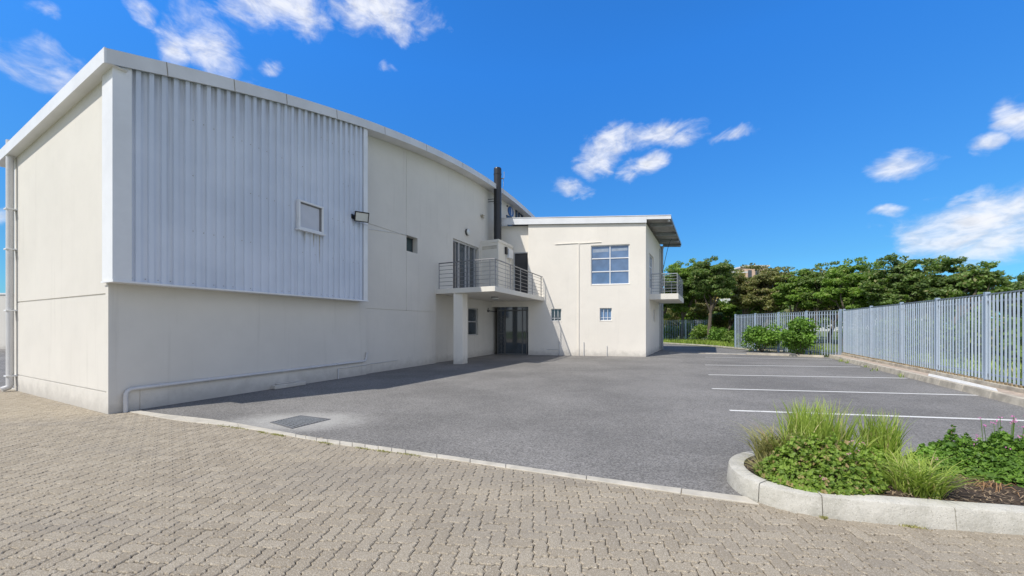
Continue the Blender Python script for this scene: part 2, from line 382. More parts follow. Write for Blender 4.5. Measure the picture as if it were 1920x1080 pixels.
M['blade'] = leaf_mat('strap_leaf', (0.17, 0.24, 0.045), (0.37, 0.46, 0.095), (0.50, 0.42, 0.22), 0.3)
M['blade_dry'] = leaf_mat('dry_strap_leaf', (0.22, 0.22, 0.08), (0.44, 0.42, 0.18), (0.35, 0.25, 0.15), 0.2)
M['grassb'] = leaf_mat('verge_grass', (0.13, 0.20, 0.03), (0.32, 0.42, 0.07), (0.42, 0.40, 0.15), 0.25)
M['bark'] = simple('bark', (0.13, 0.105, 0.08), 0.95, var=0.35, scale=9, bumps=0.6, bscale=25)
M['twig'] = simple('dry_twig', (0.30, 0.22, 0.14), 0.9, var=0.3, scale=9)
M['mulch'] = simple('mulch_soil', (0.065, 0.045, 0.03), 0.95, var=0.5, scale=30, bumps=1.0, bscale=45)
M['flower'] = simple('pink_flower', (0.60, 0.16, 0.42), 0.6, var=0.3, scale=20)
M['flower_pale'] = simple('dusty_pink_flower', (0.50, 0.26, 0.30), 0.7, var=0.3, scale=20)
def ground_mat():
    m, t, b = newmat('grassy_ground')
    g = t.node('ShaderNodeNewGeometry').outputs['Position']
    c = t.mix(t.ramp(t.noise(g, 0.6, 8, 0.7), 0.35, 0.65), c4((0.085, 0.13, 0.035)), c4((0.16, 0.20, 0.06)))
    c = t.mix(t.ramp(t.noise(g, 3, 6, 0.7), 0.55, 0.7, 0, 0.6), c, c4((0.22, 0.18, 0.10)))
    t.put(b.inputs['Base Color'], c); b.inputs['Roughness'].default_value = 0.95
    bump(t, b, t.noise(g, 12, 6, 0.7), 0.8, 0.05)
    return m
M['ground'] = ground_mat()
M['yellow'] = simple('yellow_render', (0.72, 0.52, 0.16), 0.85, var=0.08)
M['peach'] = simple('peach_render', (0.66, 0.47, 0.36), 0.85, var=0.08)
M['pale_wall'] = simple('pale_render', (0.66, 0.66, 0.64), 0.85, var=0.08)
M['blue_wall'] = simple('blue_render', (0.22, 0.36, 0.50), 0.85, var=0.08)

# ------------------------------------------------------------------ main planes
Cc = gp(203, 777)                                   # near foot of the warehouse corner
u = Vector(((1275-CX)/F, 1)).normalized(); nA = Vector((u.y, -u.x))
FA = Fr(Cc, u, nA)
v = Vector(((-440-CX)/F, 1)).normalized() * 1.0; nB = Vector((-v.y, v.x)); nB = nB if nB.y < 0 else -nB
FB = Fr(Cc, v, nB)
gdir = Vector(((960+2400)/F, -1)).normalized(); nF = Vector((gdir.y, -gdir.x)); nF = nF if nF.y < 0 else -nF
P_off = gp(1211, 669)
FO = Fr(P_off, gdir, nF)                            # office front (s = 0 at its right corner, negative to the left)
sdir = Vector(((1335-CX)/F, 1)).normalized(); nS = Vector((sdir.y, -sdir.x))
FS = Fr(P_off, sdir, nS)                            # office side wall

# ------------------------------------------------------------------ ground, asphalt, paving
g = G(); NG = 24
xs = [-600, -200, -80, -40, -20, 0, 20, 40, 80, 200, 600]; ys = [-60, -20, 0, 20, 40, 70, 120, 250, 900]
for yy in ys:
    for xx in xs: g.v.append((xx, yy, -0.06))
for j in range(len(ys)-1):
    for i in range(len(xs)-1):
        a = j*len(xs)+i; g.f.append((a, a+1, a+1+len(xs), a+len(xs)))
tag(g.build('ground', M['ground'], origin=(0, 0, 0)), kind='structure')

up_px = [(252, 768.7), (311, 777.4), (404, 787.6), (491, 803.0), (579, 819), (640, 828), (740, 841.5), (838, 855), (1036, 884), (1182, 905), (1300, 920), (1400, 933)]
lo_px = [(235, 771), (325, 787.6), (410, 797), (491, 809), (579, 824.5), (640, 835), (740, 848), (838, 861.5), (1036, 891), (1182, 912.5), (1300, 930), (1425, 947)]
kup = [gp(*p) for p in up_px]; klo = [gp(*p) for p in lo_px]
kmid = [(a+b)/2 for a, b in zip(kup, klo)]
# planter outline (outer foot of its kerb), counter-clockwise starting on the front line far right
fd = Vector((0.9775, -0.211))
pl = [Vector((9.0, 1.72)), Vector((3.79, 2.84)), Vector((3.04, 2.975)), Vector((2.494, 3.117)), Vector((2.28, 3.235)), Vector((2.16, 3.37)), Vector((2.11, 3.52)), Vector((2.115, 3.70)), Vector((2.17, 3.88)), Vector((2.29, 4.06)), Vector((2.46, 4.20)), Vector((2.68, 4.27)), Vector((2.95, 4.25)), Vector((9.3, 2.95))]
def catmull(P, n=6, closed=False):
    out = []; N = len(P)
    for i in range(N if closed else N-1):
        p0 = P[(i-1) % N] if closed or i > 0 else P[0]*2-P[1]
        p1 = P[i]; p2 = P[(i+1) % N]; p3 = P[(i+2) % N] if closed or i+2 < N else P[N-1]*2-P[N-2]
        for k in range(n):
            t = k/n; out.append(0.5*((2*p1)+(p2-p0)*t+(2*p0-5*p1+4*p2-p3)*t*t+(3*p1-p0-3*p2+p3)*t**3))
    if not closed: out.append(P[-1])
    return out
kmid_s = catmull(kmid, 4)
# far boundary of the asphalt (kerb under the fence and grass verge)
kfence0 = gp(1920, 763); kdir = (gp(1651, 695)-kfence0).normalized(); kn = Vector((kdir.y, -kdir.x))
FK = Fr(kfence0, kdir, -kn)                          # kerb face toward the car park (outward = left)
corner_k = FK.xy(FK.s(1553))
verge = [gp(1240, 643.0), gp(1330, 648.5), gp(1400, 655), gp(1480, 659)]
asp = [Vector((-4.0, 23.0)), ] 
asph_poly = [Vector((p.x, p.y)) for p in kmid_s] + [Vector((2.6, 3.3)), Vector((3.0, 3.6)), Vector((9.2, 2.3)), Vector((12.0, 1.5)), FK.xy(-8, -0.1), FK.xy(FK.s(1553), -0.1)] + [gp(1480, 661)] + [gp(1400, 656.5), gp(1330, 650), gp(1240, 644.0), gp(1150, 642)] + [Vector((-3, 38)), Vector((-9, 12))]
g = G(); g.face([(p.x, p.y, -0.004) for p in asph_poly])
me_as = tag(g.build('car_park_asphalt', M['asphalt'], origin=(0, 0, 0)), kind='structure')
g = G(); g.face([(-60, 9.35, -0.006), (-9.0, 9.35, -0.006), (-9.0, 60, -0.006), (-60, 60, -0.006)])
tag(g.build('side_road', M['asphalt'], origin=(0, 0, 0)), kind='structure')

def inside(poly, x, y):
    c = False; n = len(poly); j = n-1
    for i in range(n):
        a, b = poly[i], poly[j]
        if (a[1] > y) != (b[1] > y) and x < (b[0]-a[0])*(y-a[1])/(b[1]-a[1])+a[0]: c = not c
        j = i
    return c
pav_poly = [(p.x, p.y) for p in kmid_s] + [(2.25, 3.38), (2.45, 3.22), (3.04, 3.06), (3.79, 2.92), (8.0, 2.02), (8.0, -2.2), (-17, -2.2), (-17, 9.4), (-9.3, 9.4)] + [tuple(FB.xy(5.4, -0.15)), tuple(FB.xy(0, -0.2)), tuple(FA.xy(0.45, -0.2))]
g = G(); g.face([(p[0], p[1], -0.015) for p in pav_poly]); tag(g.build('paving_bed', M['sand'], origin=(0, 0, 0)), kind='structure')
# interlocking zig-zag pavers laid in herringbone, each with its own slight tilt
U = 0.1035; th = math.atan2(40, 720); ex = Vector((math.cos(th), -math.sin(th))); ey = Vector((math.sin(th), math.cos(th)))
def hedge(i, j, rev=False):  # bottom edge of cell (i,j), left to right
    pts = [(i, j), (i+.26, j-.03), (i+.38, j-.10), (i+.62, j+.10), (i+.74, j+.03), (i+1, j)]
    return pts[::-1] if rev else pts
def vedge(i, j, rev=False):
    pts = [(i, j), (i+.03, j+.26), (i+.10, j+.38), (i-.10, j+.62), (i-.03, j+.74), (i, j+1)]
    return pts[::-1] if rev else pts
def paver_outline(i, j, horiz):
    if horiz: parts = [hedge(i, j), hedge(i+1, j), vedge(i+2, j), hedge(i+1, j+1, True), hedge(i, j+1, True), vedge(i, j, True)]
    else: parts = [hedge(i, j), vedge(i+1, j), vedge(i+1, j+1), hedge(i, j+2, True), vedge(i, j+1, True), vedge(i, j, True)]
    out = []
    for p in parts: out += p[:-1]
    return out
rp = random.Random(3); V = []; Fc = []
def offs(pl_, d):
    n = len(pl_); o = []
    for k in range(n):
        a = pl_[k-1]; b = pl_[k]; c = pl_[(k+1) % n]
        e1 = (b-a).normalized(); e2 = (c-b).normalized(); nn = Vector((-(e1.y+e2.y), e1.x+e2.x))
        L = nn.length; nn = nn/L if L > 1e-6 else Vector((-e1.y, e1.x))
        o.append(b + nn*d)
    return o
for j in range(-24, 112):
    for i in range(-175, 90):
        k = (i-j) % 4
        if k == 0: ol = paver_outline(i, j, True); cx_, cy_ = i+1, j+.5
        elif k == 2: ol = paver_outline(i, j-1, False); cx_, cy_ = i+.5, j
        else: continue
        c = ex*(cx_*U) + ey*(cy_*U)
        if not inside(pav_poly, c.x, c.y): continue
        near = c.length < 9
        P = [ex*(a*U)+ey*(b*U) for a, b in ol]
        mid = c; zj = rp.gauss(0, 0.0011); tx = rp.gauss(0, 0.009); ty = rp.gauss(0, 0.009)
        gap = 0.0019 + abs(rp.gauss(0, 0.0012))
        A = offs(P, gap); B = offs(P, gap+0.0075)
        n = len(A); b = len(V)
        for p in A: V.append((p.x, p.y, -0.0238))
        for p in A: V.append((p.x, p.y, -0.0062+zj+(p.x-mid.x)*tx+(p.y-mid.y)*ty))
        for p in B: V.append((p.x, p.y, zj+(p.x-mid.x)*tx+(p.y-mid.y)*ty))
        for q in range(n):
            r = (q+1) % n
            Fc.append((b+q, b+r, b+n+r, b+n+q)); Fc.append((b+n+q, b+n+r, b+2*n+r, b+2*n+q))
        Fc.append(tuple(range(b+2*n, b+3*n)))
g = G(); g.v = V; g.f = Fc
tag(g.build('block_paving', M['paver'], origin=(0, 0, 0)), kind='structure')

def kerb_strip(name, ups, los, z1, m, seglen=0.9, jit=0.0, rng=random.Random(5)):
    """flush edging made of stones with joints, one mesh"""
    g = G(); U_ = catmull(ups, 8); L_ = catmull(los, 8)
    acc = 0; start = 0
    lens = [(U_[i+1]-U_[i]).length for i in range(len(U_)-1)]
    tot = sum(lens)
    def at(P, t):
        d = t*tot; k = 0
        while k < len(lens)-1 and d > lens[k]: d -= lens[k]; k += 1
        f = min(1, d/lens[k]) if lens[k] else 0
        return P[k]+(P[k+1]-P[k])*f
    t = 0
    while t < 1:
        sl_ = (seglen(t) if callable(seglen) else seglen)/tot; t1 = min(1, t+sl_)
        gp_ = 0.004/tot; n = 4; zz = z1+rng.gauss(0, 0.0015)
        a = [at(U_, t+gp_+(t1-t-2*gp_)*q/n) for q in range(n+1)]; b = [at(L_, t+gp_+(t1-t-2*gp_)*q/n) for q in range(n+1)]
        g.prism([(p.x, p.y) for p in b]+[(p.x, p.y) for p in reversed(a)], -0.05, zz)
        t = t1
    return g
g = kerb_strip('x', kup, klo, 0.010, None, lambda t: 1.4 if t < .3 else (0.21 if t < .62 else (0.45 if t < .74 else 0.9)))
tag(g.build('edging_kerb', M['kerb'], bevel=0.004, origin=(0, 0, 0)), kind='structure')
g = G(); g.prism([(-30, 9.25), (-9.15, 9.25), (-9.15, 9.4), (-30, 9.4)], -0.05, 0.03)
tag(g.build('side_road_kerb', M['kerb'], bevel=0.006, origin=(0, 0, 0)), kind='structure')

# moss and weeds in the edging joint
g = G(); rm = random.Random(9)
for k in range(900):
    cl = rm.choice([(425, 800, 22), (450, 803, 14), (492, 811, 9), (515, 815, 7), (528, 817, 6), (610, 831, 16), (680, 841, 14), (720, 847, 18), (770, 853, 20), (1545, 971.5, 6), (1710, 988.5, 30)])
    p = gp(cl[0]+rm.gauss(0, cl[2]*.6), 0, 0) if False else None
    dx = rm.gauss(0, cl[2]*.55); q = gp(cl[0]+dx, cl[1]+dx*0.148+rm.gauss(0, .8))
    a = rm.uniform(0, 6.28); h = rm.uniform(.002, .009); s_ = rm.uniform(.003, .007)
    d = Vector((math.cos(a)*s_, math.sin(a)*s_)); e = Vector((rm.gauss(0, .008), rm.gauss(0, .008)))
    g.face([(q.x-d.x, q.y-d.y, 0.0), (q.x+d.x, q.y+d.y, 0.0), (q.x+e.x, q.y+e.y, h+0.012)])
tag(g.build('joint_weeds', M['blade_dry'], origin=(0, 0, 0)), 'low yellowish moss and weeds growing along the edging joint', 'weeds', kind='stuff')

# bay markings
def line(px0, py0, px1, py1, w_=0.1):
    a = gp(px0, py0); b = gp(px1, py1); d = (b-a).normalized(); n = Vector((-d.y, d.x))*w_/2
    return [a-n, b-n, b+n, a+n]
bays = [(1368, 769.3, 2060, 793.3), (1335, 728.5, 1832, 741), (1328, 702.5, 1700, 709), (1322, 684.2, 1613, 688), (1322, 669.6, 1560, 673.6), (1256, 661.8, 1400, 663.2)]
for k, b in enumerate(bays):
    g = G(); q = line(*b, w_=0.10 if k < 5 else .13); g.face([(p.x, p.y, 0.0) for p in q])
    o = g.build('bay_marking', M['line']); tag(o, kind='structure')

# drain grate
Q = [gp(506, 792), gp(547, 803.7), gp(620, 786), gp(564, 779)]
dr = empty('drain_grate', ((Q[0]+Q[2])/2).to_3d(), 'dark steel drain grate set in the asphalt with pale washed-out ring', 'drain')
a, b, c_, d = Q
ctr = (a+b+c_+d)/4
def lerp(p, q, t): return p+(q-p)*t
g = G(); gb = G()
Qi = [lerp(p, ctr, 0.10) for p in Q]
for k in range(4):
    p, q = Q[k], Q[(k+1) % 4]; pi, qi = Qi[k], Qi[(k+1) % 4]
    gb.prism([p, q, qi, pi], -0.03, 0.006)
gb.build('frame', M['frame_dark'], dr)
for k in range(11):
    t = (k+.5)/11; p = lerp(Qi[0], Qi[3], t); q = lerp(Qi[1], Qi[2], t); e = (q-p).normalized(); n = Vector((-e.y, e.x))*0.008
    g.prism([p-n, q-n, q+n, p+n], -0.025, 0.005)
for t in (.33, .66):
    p = lerp(Qi[0], Qi[1], t); q = lerp(Qi[3], Qi[2], t); e = (q-p).normalized(); n = Vector((-e.y, e.x))*0.006
    g.prism([p-n, q-n, q+n, p+n], -0.024, 0.003)
g.build('bars', M['grey_steel'], dr)
g = G(); g.face([(p.x, p.y, -0.0015) for p in Qi]); g.build('pit', M['dark'], dr)

# ------------------------------------------------------------------ warehouse
arc_px = [(197, 90), (314, 117.5), (440, 149.5), (538, 177), (640, 209), (780, 262), (858.5, 300), (927, 342.6), (962, 369.4), (1006.7, 410)]
FF = FA.off(0.40)
S_ = [FF.s(p[0]) for p in arc_px]; Z_ = [FF.z(*p) for p in arc_px]
co = np.polyfit(S_, Z_, 3)
SMAX = 26.0
zend = np.polyval(co, S_[-1]); slope_end = np.polyval(np.polyder(co), S_[-1])
def zr(s):
    if s <= S_[-1]: return float(np.polyval(co, s))
    d = s-S_[-1]; return float(zend + slope_end*d - 0.012*d*d)
print('arc', [round(a, 2) for a in S_], [round(a, 2) for a in Z_], [round(zr(s), 2) for s in (0, 5, 10, 15, 20, 26)])
FH = 0.25     # fascia height
DEP = 5.55    # warehouse depth along its near gable wall
wh = empty('warehouse', (Cc.x, Cc.y, 0), 'tall cream warehouse with curved roof, ribbed white cladding and tall blank walls', 'warehouse')

def wall(g, fr, s0, s1, z0, top, holes=(), d=0.0, extra=()):
    ss = sorted(set([s0, s1] + [x for h in holes for x in h[:2] if s0 < x < s1] + [x for x in extra if s0 < x < s1]))
    for a, b in zip(ss, ss[1:]):
        m = (a+b)/2; ta = top(a) if callable(top) else top; tb = top(b) if callable(top) else top
        hs_ = sorted([h for h in holes if h[0] <= m <= h[1]], key=lambda h: h[2])
        zc = z0
        for h in hs_:
            if h[2] > zc+1e-6: g.face([fr.P(a, zc, d), fr.P(b, zc, d), fr.P(b, h[2], d), fr.P(a, h[2], d)])
            zc = max(zc, h[3])
        if ta > zc: g.face([fr.P(a, zc, d), fr.P(b, zc, d), fr.P(b, tb, d), fr.P(a, ta, d)])
    for h in holes:
        a, b, c, e, dep = h[:5]
        if len(h) > 5 and h[5] == 'open': ends = False
        else: ends = True
        q = d-dep
        g.face([fr.P(a, c, d), fr.P(b, c, d), fr.P(b, c, q), fr.P(a, c, q)]); g.face([fr.P(a, e, d), fr.P(a, e, q), fr.P(b, e, q), fr.P(b, e, d)])
        g.face([fr.P(a, c, d), fr.P(a, c, q), fr.P(a, e, q), fr.P(a, e, d)]); g.face([fr.P(b, c, d), fr.P(b, e, d), fr.P(b, e, q), fr.P(b, c, q)])
        if dep < 0.05: g.face([fr.P(a, c, q), fr.P(b, c, q), fr.P(b, e, q), fr.P(a, e, q)])
top_in = lambda s: zr(s) - FH + 0.02
FC = FA.off(0.34)                                   # cladding plane
zcl = FC.z(206, 524); scl1 = FC.s(689)              # cladding foot and right end
sJ = FA.s(687)                                      # step in the long wall
# lower-left wall
g = G(); wall(g, FA, 0, sJ, 0, zcl+0.05, [(0.42, 0.435, 0.0, 0.38, .01)])
g.face([FA.P(sJ, 0, 0), FA.P(sJ, 0, -.12), FA.P(sJ, zcl+.05, -.12), FA.P(sJ, zcl+.05, 0)])
g.build('wall', M['plaster'], wh)
# right part of the long wall
FR = FA.off(-0.10)
slab_t = 3.07; slab_b = 2.87
s762 = FR.s(762); s838 = FR.s(838); s817 = FR.s(817)
z487 = FR.z(762, 441)
so_, si_ = FR.s(849.5), FR.s(898)
holes = [(s762, FR.s(783), FR.z(762, 470), FR.z(762, 440), 0.30),
         (so_, si_, slab_t, FR.z(849, 446), 0.22),
         (s762-.014, s762, zcl*0.9, FR.z(762, 470)-0.001, 0.012), (s762-.014, s762, FR.z(762, 440)+.001, zr(s762)-FH-.05, 0.012),
         (scl1+.02, s762-.02, 4.865, 4.887, .02), (FR.s(783)+.01, FR.s(835), 4.865, 4.887, .02), (s838, s838+.012, 4.87, 5.6, .008),
         (sJ+.05, s817-.05, 2.10, 2.124, .02)]
g = G(); ex_ = [sJ+k*0.7 for k in range(1, 32)]
wall(g, FR, sJ, s817, 0, top_in, [h for h in holes if h[1] < s817+.001], extra=ex_)
sEnd = isect(FR, FO) 
wall(g, FR, s817, SMAX, slab_b, top_in, [h for h in holes if h[0] > s817], extra=ex_)
FR2 = FA.off(-0.22); wz = (FR2.s(878), FR2.s(896.5), FR2.z(896, 628), FR2.z(878, 577))
wall(g, FR2, s817, SMAX, 0, slab_b+.02, [(wz[0], wz[1], wz[2], wz[3], .15), (FR2.s(838), FR2.s(838)+.012, 0.05, 1.6, .008)])
g.face([FR.P(s817, 0, 0), FR2.P(s817, 0, 0), FR2.P(s817, slab_b, 0), FR.P(s817, slab_b, 0)])
g.build('wall', M['plaster'], wh)
# near gable wall (sunlit) with its grooves
zBg0, zBg1 = FB.z(190, 548), FB.z(30, 570); zp0, zp1 = FB.z(195, 727), FB.z(33, 708.5)
ztB = lambda s: 5.95 - 0.057*s
zTop_l = FB.z(30, 290); ztB = lambda s: (zr(0)-FH+.02) + (zTop_l - (zr(0)-FH+.02))*s/FB.s(30)
print('gable', zBg0, zBg1, zp0, zp1, zTop_l, zr(0), FB.s(30), 'clad foot', zcl)
g = G()
zg = (zBg0+zBg1)/2; zp = (zp0+zp1)/2; s30 = FB.s(31.5)
wall(g, FB, 0, DEP, 0, ztB, [(0.12, s30-.01, zg-.012, zg+.014, .018), (0.08, s30-.01, zp-.010, zp+.012, .02), (s30, s30+.03, 0.0, 5.7, .02)], extra=[1, 2, 3, 4])
# back and far sides
Bq = FB.xy(DEP); far = Bq + u*SMAX
g.face([(Bq.x, Bq.y, 0), (far.x, far.y, 0), (far.x, far.y, zr(SMAX)-.4), (Bq.x, Bq.y, 5.4)])
fe = FA.xy(SMAX); g.face([(fe.x, fe.y, 0), (far.x, far.y, 0), (far.x, far.y, zr(SMAX)-.4), (fe.x, fe.y, zr(SMAX)-.3)])
g.build('wall', M['plaster'], wh)
# roof sheet following the arc, with fascias and soffit
droplen = (zTop_l - (zr(0)-FH+.02))/FB.s(30)
oA, oB = 0.40, 0.17
def rp_(s, t, dz=0.0):   # point over the plan: s along the long wall, t along the gable
    q = Cc + u*s + v*t; return (q.x, q.y, zr(s)+droplen*(t-tA)+dz)
ssamp = [-oB + (-oA/abs(v.dot(nA)))*v.dot(u)] + [0.7*k for k in range(0, 38)]
tA = -oA/abs(v.dot(nA))
tmax = DEP+0.8
g = G()
for a, b in zip(ssamp, ssamp[1:]):
    a = max(a, -oB+.015); g.face([rp_(a, tA), rp_(b, tA), rp_(b, tmax), rp_(a, tmax)])
g.build('roof', M['roof'], wh)
g = G()
FFa = FA.off(oA)
for a, b in zip(ssamp, ssamp[1:]):
    za, zb = zr(a)+.008, zr(b)+.008
    g.hexa([FFa.P(a, za-FH, .0), FFa.P(b, zb-FH, .0), FFa.P(b, zb-FH, -.03), FFa.P(a, za-FH, -.03), FFa.P(a, za, .0), FFa.P(b, zb, .0), FFa.P(b, zb, -.03), FFa.P(a, za, -.03)])
    a = max(a, -oB+.05); za = zr(a)+.008; g.face([FFa.P(a, za-FH+.02, -.03), FFa.P(a, za-FH+.02, -.52), FFa.P(b, zb-FH+.02, -.52), FFa.P(b, zb-FH+.02, -.03)])
g.build('fascia', M['fascia'], wh, smooth=False)
g = G()
q0 = Cc - u*oB
def gb_(t, z, d=0.0): q = q0 + v*t + nB*d; return (q.x, q.y, z)
z0_, z1_ = zr(-oB)+.012, zr(-oB)+.012+droplen*(tmax-tA)
tS = tA
g.hexa([gb_(tS, z0_-FH, .0), gb_(tmax, z1_-FH, .0), gb_(tmax, z1_-FH, -.03), gb_(tS, z0_-FH, -.03), gb_(tS, z0_, .0), gb_(tmax, z1_, .0), gb_(tmax, z1_, -.03), gb_(tS, z0_, -.03)])
g.face([gb_(tS, z0_-FH+.02, -.03), gb_(tmax, z1_-FH+.02, -.03), gb_(tmax, z1_-FH+.02, -.3), gb_(tS, z0_-FH+.02, -.3)])
g.build('fascia', M['white_metal'], wh)
for p in (314, 440, 538, 632, 722, 800, 868, 915):
    g = G(); s_ = FFa.s(p); z = zr(s_)
    g.hexa([FFa.P(s_, z-FH+.01, .004), FFa.P(s_+.012, z-FH+.01, .004), FFa.P(s_+.012, z-FH+.01, .001), FFa.P(s_, z-FH+.01, .001), FFa.P(s_-.02, z, .004), FFa.P(s_-.008, z, .004), FFa.P(s_-.008, z, .001), FFa.P(s_-.02, z, .001)])
    g.build('fascia_joint', M['stain'], wh)
# ribbed cladding
g = G(); pitch = 0.186; prof = []; dirtv = []
s_ = FC.s(243)+.01; sfl = s_+.02
cw0, cw1, cwz0, cwz1 = FC.s(557), FC.s(604), FC.z(557, 428), FC.z(604, 389)
while s_ < scl1-.22:
    prof += [(s_, 0), (s_+.066, 0), (s_+.080, .040), (s_+.150, .040), (s_+.164, 0)]; s_ += pitch
prof.append((scl1-.12, 0)); rib_n = len(prof)
for (a, da), (b, db) in zip(prof, prof[1:]):
    for f0, f1 in ((None, -1.3), (-1.3, -.45), (-.45, .015)):
        za0, zb0 = (zcl, zcl) if f0 is None else (zr(a)-FH+f0, zr(b)-FH+f0); za1, zb1 = zr(a)-FH+f1, zr(b)-FH+f1
        g.face([FC.P(a, za0, da-.045), FC.P(b, zb0, db-.045), FC.P(b, zb1, db-.045), FC.P(a, za1, da-.045)])
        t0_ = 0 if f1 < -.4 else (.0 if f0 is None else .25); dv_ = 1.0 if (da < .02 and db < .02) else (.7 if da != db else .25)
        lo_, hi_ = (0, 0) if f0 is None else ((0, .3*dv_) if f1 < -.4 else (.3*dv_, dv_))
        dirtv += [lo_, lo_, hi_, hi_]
g.face([FC.P(.28, zcl, -.04), FC.P(scl1, zcl, -.04), FA.P(scl1, zcl, 0), FA.P(.28, zcl, 0)])
g.face([FC.P(scl1, zcl, 0), FR.P(scl1, zcl, 0), FR.P(scl1, zr(scl1)-FH, 0), FC.P(scl1, zr(scl1)-FH, 0)])
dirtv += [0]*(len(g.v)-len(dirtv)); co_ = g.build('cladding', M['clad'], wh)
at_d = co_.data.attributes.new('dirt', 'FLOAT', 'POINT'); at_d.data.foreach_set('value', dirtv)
# corner flashing, wrapping on to the gable face, end flashing and foot flashing
g = G(); aS = -0.05
tcl = -0.34/abs(v.dot(nA)); Kc = Cc + u*aS + v*tcl; aK = (Kc-Cc).dot(u)
zt = zr(aK)-FH+.015
def cp(s, d, z): return FA.P(s, z, d)
g.face([cp(aK, .34, zcl), cp(sfl, .34, zcl), cp(sfl, .34, zr(sfl)-FH+.015), cp(aK, .34, zt)])
g.face([cp(sfl, .34, zcl), cp(sfl, .29, zcl), cp(sfl, .29, zr(sfl)-FH+.015), cp(sfl, .34, zr(sfl)-FH+.015)])
# gable return
vin = Cc + u*aS
def vv(t, z, off=0.0): q = Cc + u*aS + v*t; return (q.x, q.y, z)
g.face([vv(tcl, zcl), vv(tcl, zt), vv(0.10, zt-.02), vv(0.10, zcl)])
g.face([vv(0.10, zcl), vv(0.10, zt), FB.P(.10, zt, 0), FB.P(.10, zcl, 0)])
g.build('flashing', M['white_metal'], wh); g = G()
g.fbox(FC, scl1-.15, scl1+.01, zcl, zr(scl1-.15)-FH+.02, -.03, .0)
g.build('flashing', M['white_metal'], wh)
g = G()
g.fbox(FC, aS-.02, scl1+.03, zcl-.035, zcl-.002, -.36, .018)
g.face([vv(tcl-.02, zcl-.03), vv(0.16, zcl-.03), vv(0.16, zcl), vv(tcl-.02, zcl)])
g.build('foot_flashing', M['white_metal'], wh)
# screws and dirt on cladding
g = G(); rs_ = random.Random(2)
for k in range(110):
    s_ = FC.s(243)+.01+pitch*rs_.randrange(0, 31)+.035
    if s_ > scl1-.2: continue
    z = zcl+rs_.choice([.06, .06, .06, 1.1, 2.2, 3.3, 4.3])
    if z > zr(s_)-.5: continue
    g = G(); g.fbox(FC, s_-.006, s_+.006, z-.006, z+.006, -.04, -.034); g.build('screw', M['stain'], wh)
# window in the cladding
wn_ = empty('window', (0, 0, 0)); wn_.parent = wh
g = G(); fw = .05
g.fbox(FC, cw0, cw1, cwz0, cwz0+fw, -.04, .07); g.fbox(FC, cw0, cw1, cwz1-fw, cwz1, -.04, .07)
g.fbox(FC, cw0, cw0+fw, cwz0+fw, cwz1-fw, -.04, .068); g.fbox(FC, cw1-fw, cw1, cwz0+fw, cwz1-fw, -.04, .068)
g.build('frame', M['white_metal'], wn_, bevel=.006)
g = G(); g.fbox(FC, cw0+fw, cw1-fw, cwz0+fw, cwz1-fw, -.04, .012); g.build('infill_board', M['board'], wn_)
g = G(); g.fbox(FC, cw0+fw-.001, cw0+fw+.012, cwz0+fw, cwz1-fw, .012, .03); g.fbox(FC, cw1-fw-.05, cw1-fw, cwz0+fw, cwz1-fw, .012, .03)
g.fbox(FC, cw0+fw, cw1-fw, cwz1-fw-.03, cwz1-fw, .012, .03); g.build('seal', M['frame_dark'], wn_)
g = G(); g.fbox(FC, cw0-.03, cw1+.03, cwz0-.04, cwz0, -.04, .10); g.build('sill', M['white_metal'], wn_)
def streaks(fr, lst, m, parent, d):
    g = G()
    for (a, b, z0, z1) in lst:
        g.face([fr.P(a, z1, d), fr.P(b, z1, d), fr.P(a*.4+b*.6, z0, d), fr.P(a*.55+b*.45, z0, d)])
    return g.build('dirt_run', m, parent)

def window(parent, fr, s0, s1, z0, z1, depth, glass, frame, nx=1, nz=1, fw=.045, bars=0, name='window', rows=None):
    """part `window` > frame, pane, (bars) set `depth` behind the wall face"""
    w_ = empty(name, (0, 0, 0)); w_.parent = parent
    q = -depth
    g = G()
    g.fbox(fr, s0, s1, z0, z0+fw, q, q+.05); g.fbox(fr, s0, s1, z1-fw, z1, q, q+.05)
    g.fbox(fr, s0, s0+fw, z0+fw, z1-fw, q, q+.048); g.fbox(fr, s1-fw, s1, z0+fw, z1-fw, q, q+.048)
    for k in range(1, nx):
        c = s0+(s1-s0)*k/nx; g.fbox(fr, c-fw*.5, c+fw*.5, z0+fw, z1-fw, q, q+.044)
    zs = rows if rows else [k/nz for k in range(1, nz)]
    for k in zs:
        c = z0+(z1-z0)*k; g.fbox(fr, s0+fw, s1-fw, c-fw*.55, c+fw*.55, q, q+.040)
    g.build('frame', frame, w_)
    g = G(); g.face([fr.P(s0, z0, q+.012), fr.P(s1, z0, q+.012), fr.P(s1, z1, q+.012), fr.P(s0, z1, q+.012)]); g.build('pane', glass, w_)
    if bars:
        g = G()
        for k in range(1, bars+1):
            c = s0+(s1-s0)*k/(bars+1); g.fbox(fr, c-.012, c+.012, z0, z1, q+0.045, q+.07)
        g.fbox(fr, s0, s1, z0+(z1-z0)*.22, z0+(z1-z0)*.22+.018, q+.05, q+.066)
        g.build('burglar_bars', M['frame_white'], w_)
    return w_
M['run'] = simple('faint_dirt_run', (0.40, 0.385, 0.35), 0.9, var=0.25, scale=12)
for a_, l_ in ((cw1-.10, .75), (cw1-.28, .35), (cw0+.2, .3)): streaks(FC, [(a_, a_+.035, cwz0-.04-l_, cwz0-.04)], M['run'], wh, .0015 if False else .003)
window(wh, FR, holes[0][0], holes[0][1], holes[0][2], holes[0][3], .27, M['glass_teal'], M['frame_dark'], 1, 1, .02)
window(wh, FR2, wz[0], wz[1], wz[2], wz[3], .13, M['glass'], M['frame_alu'], 1, 1, .05, rows=[.5])
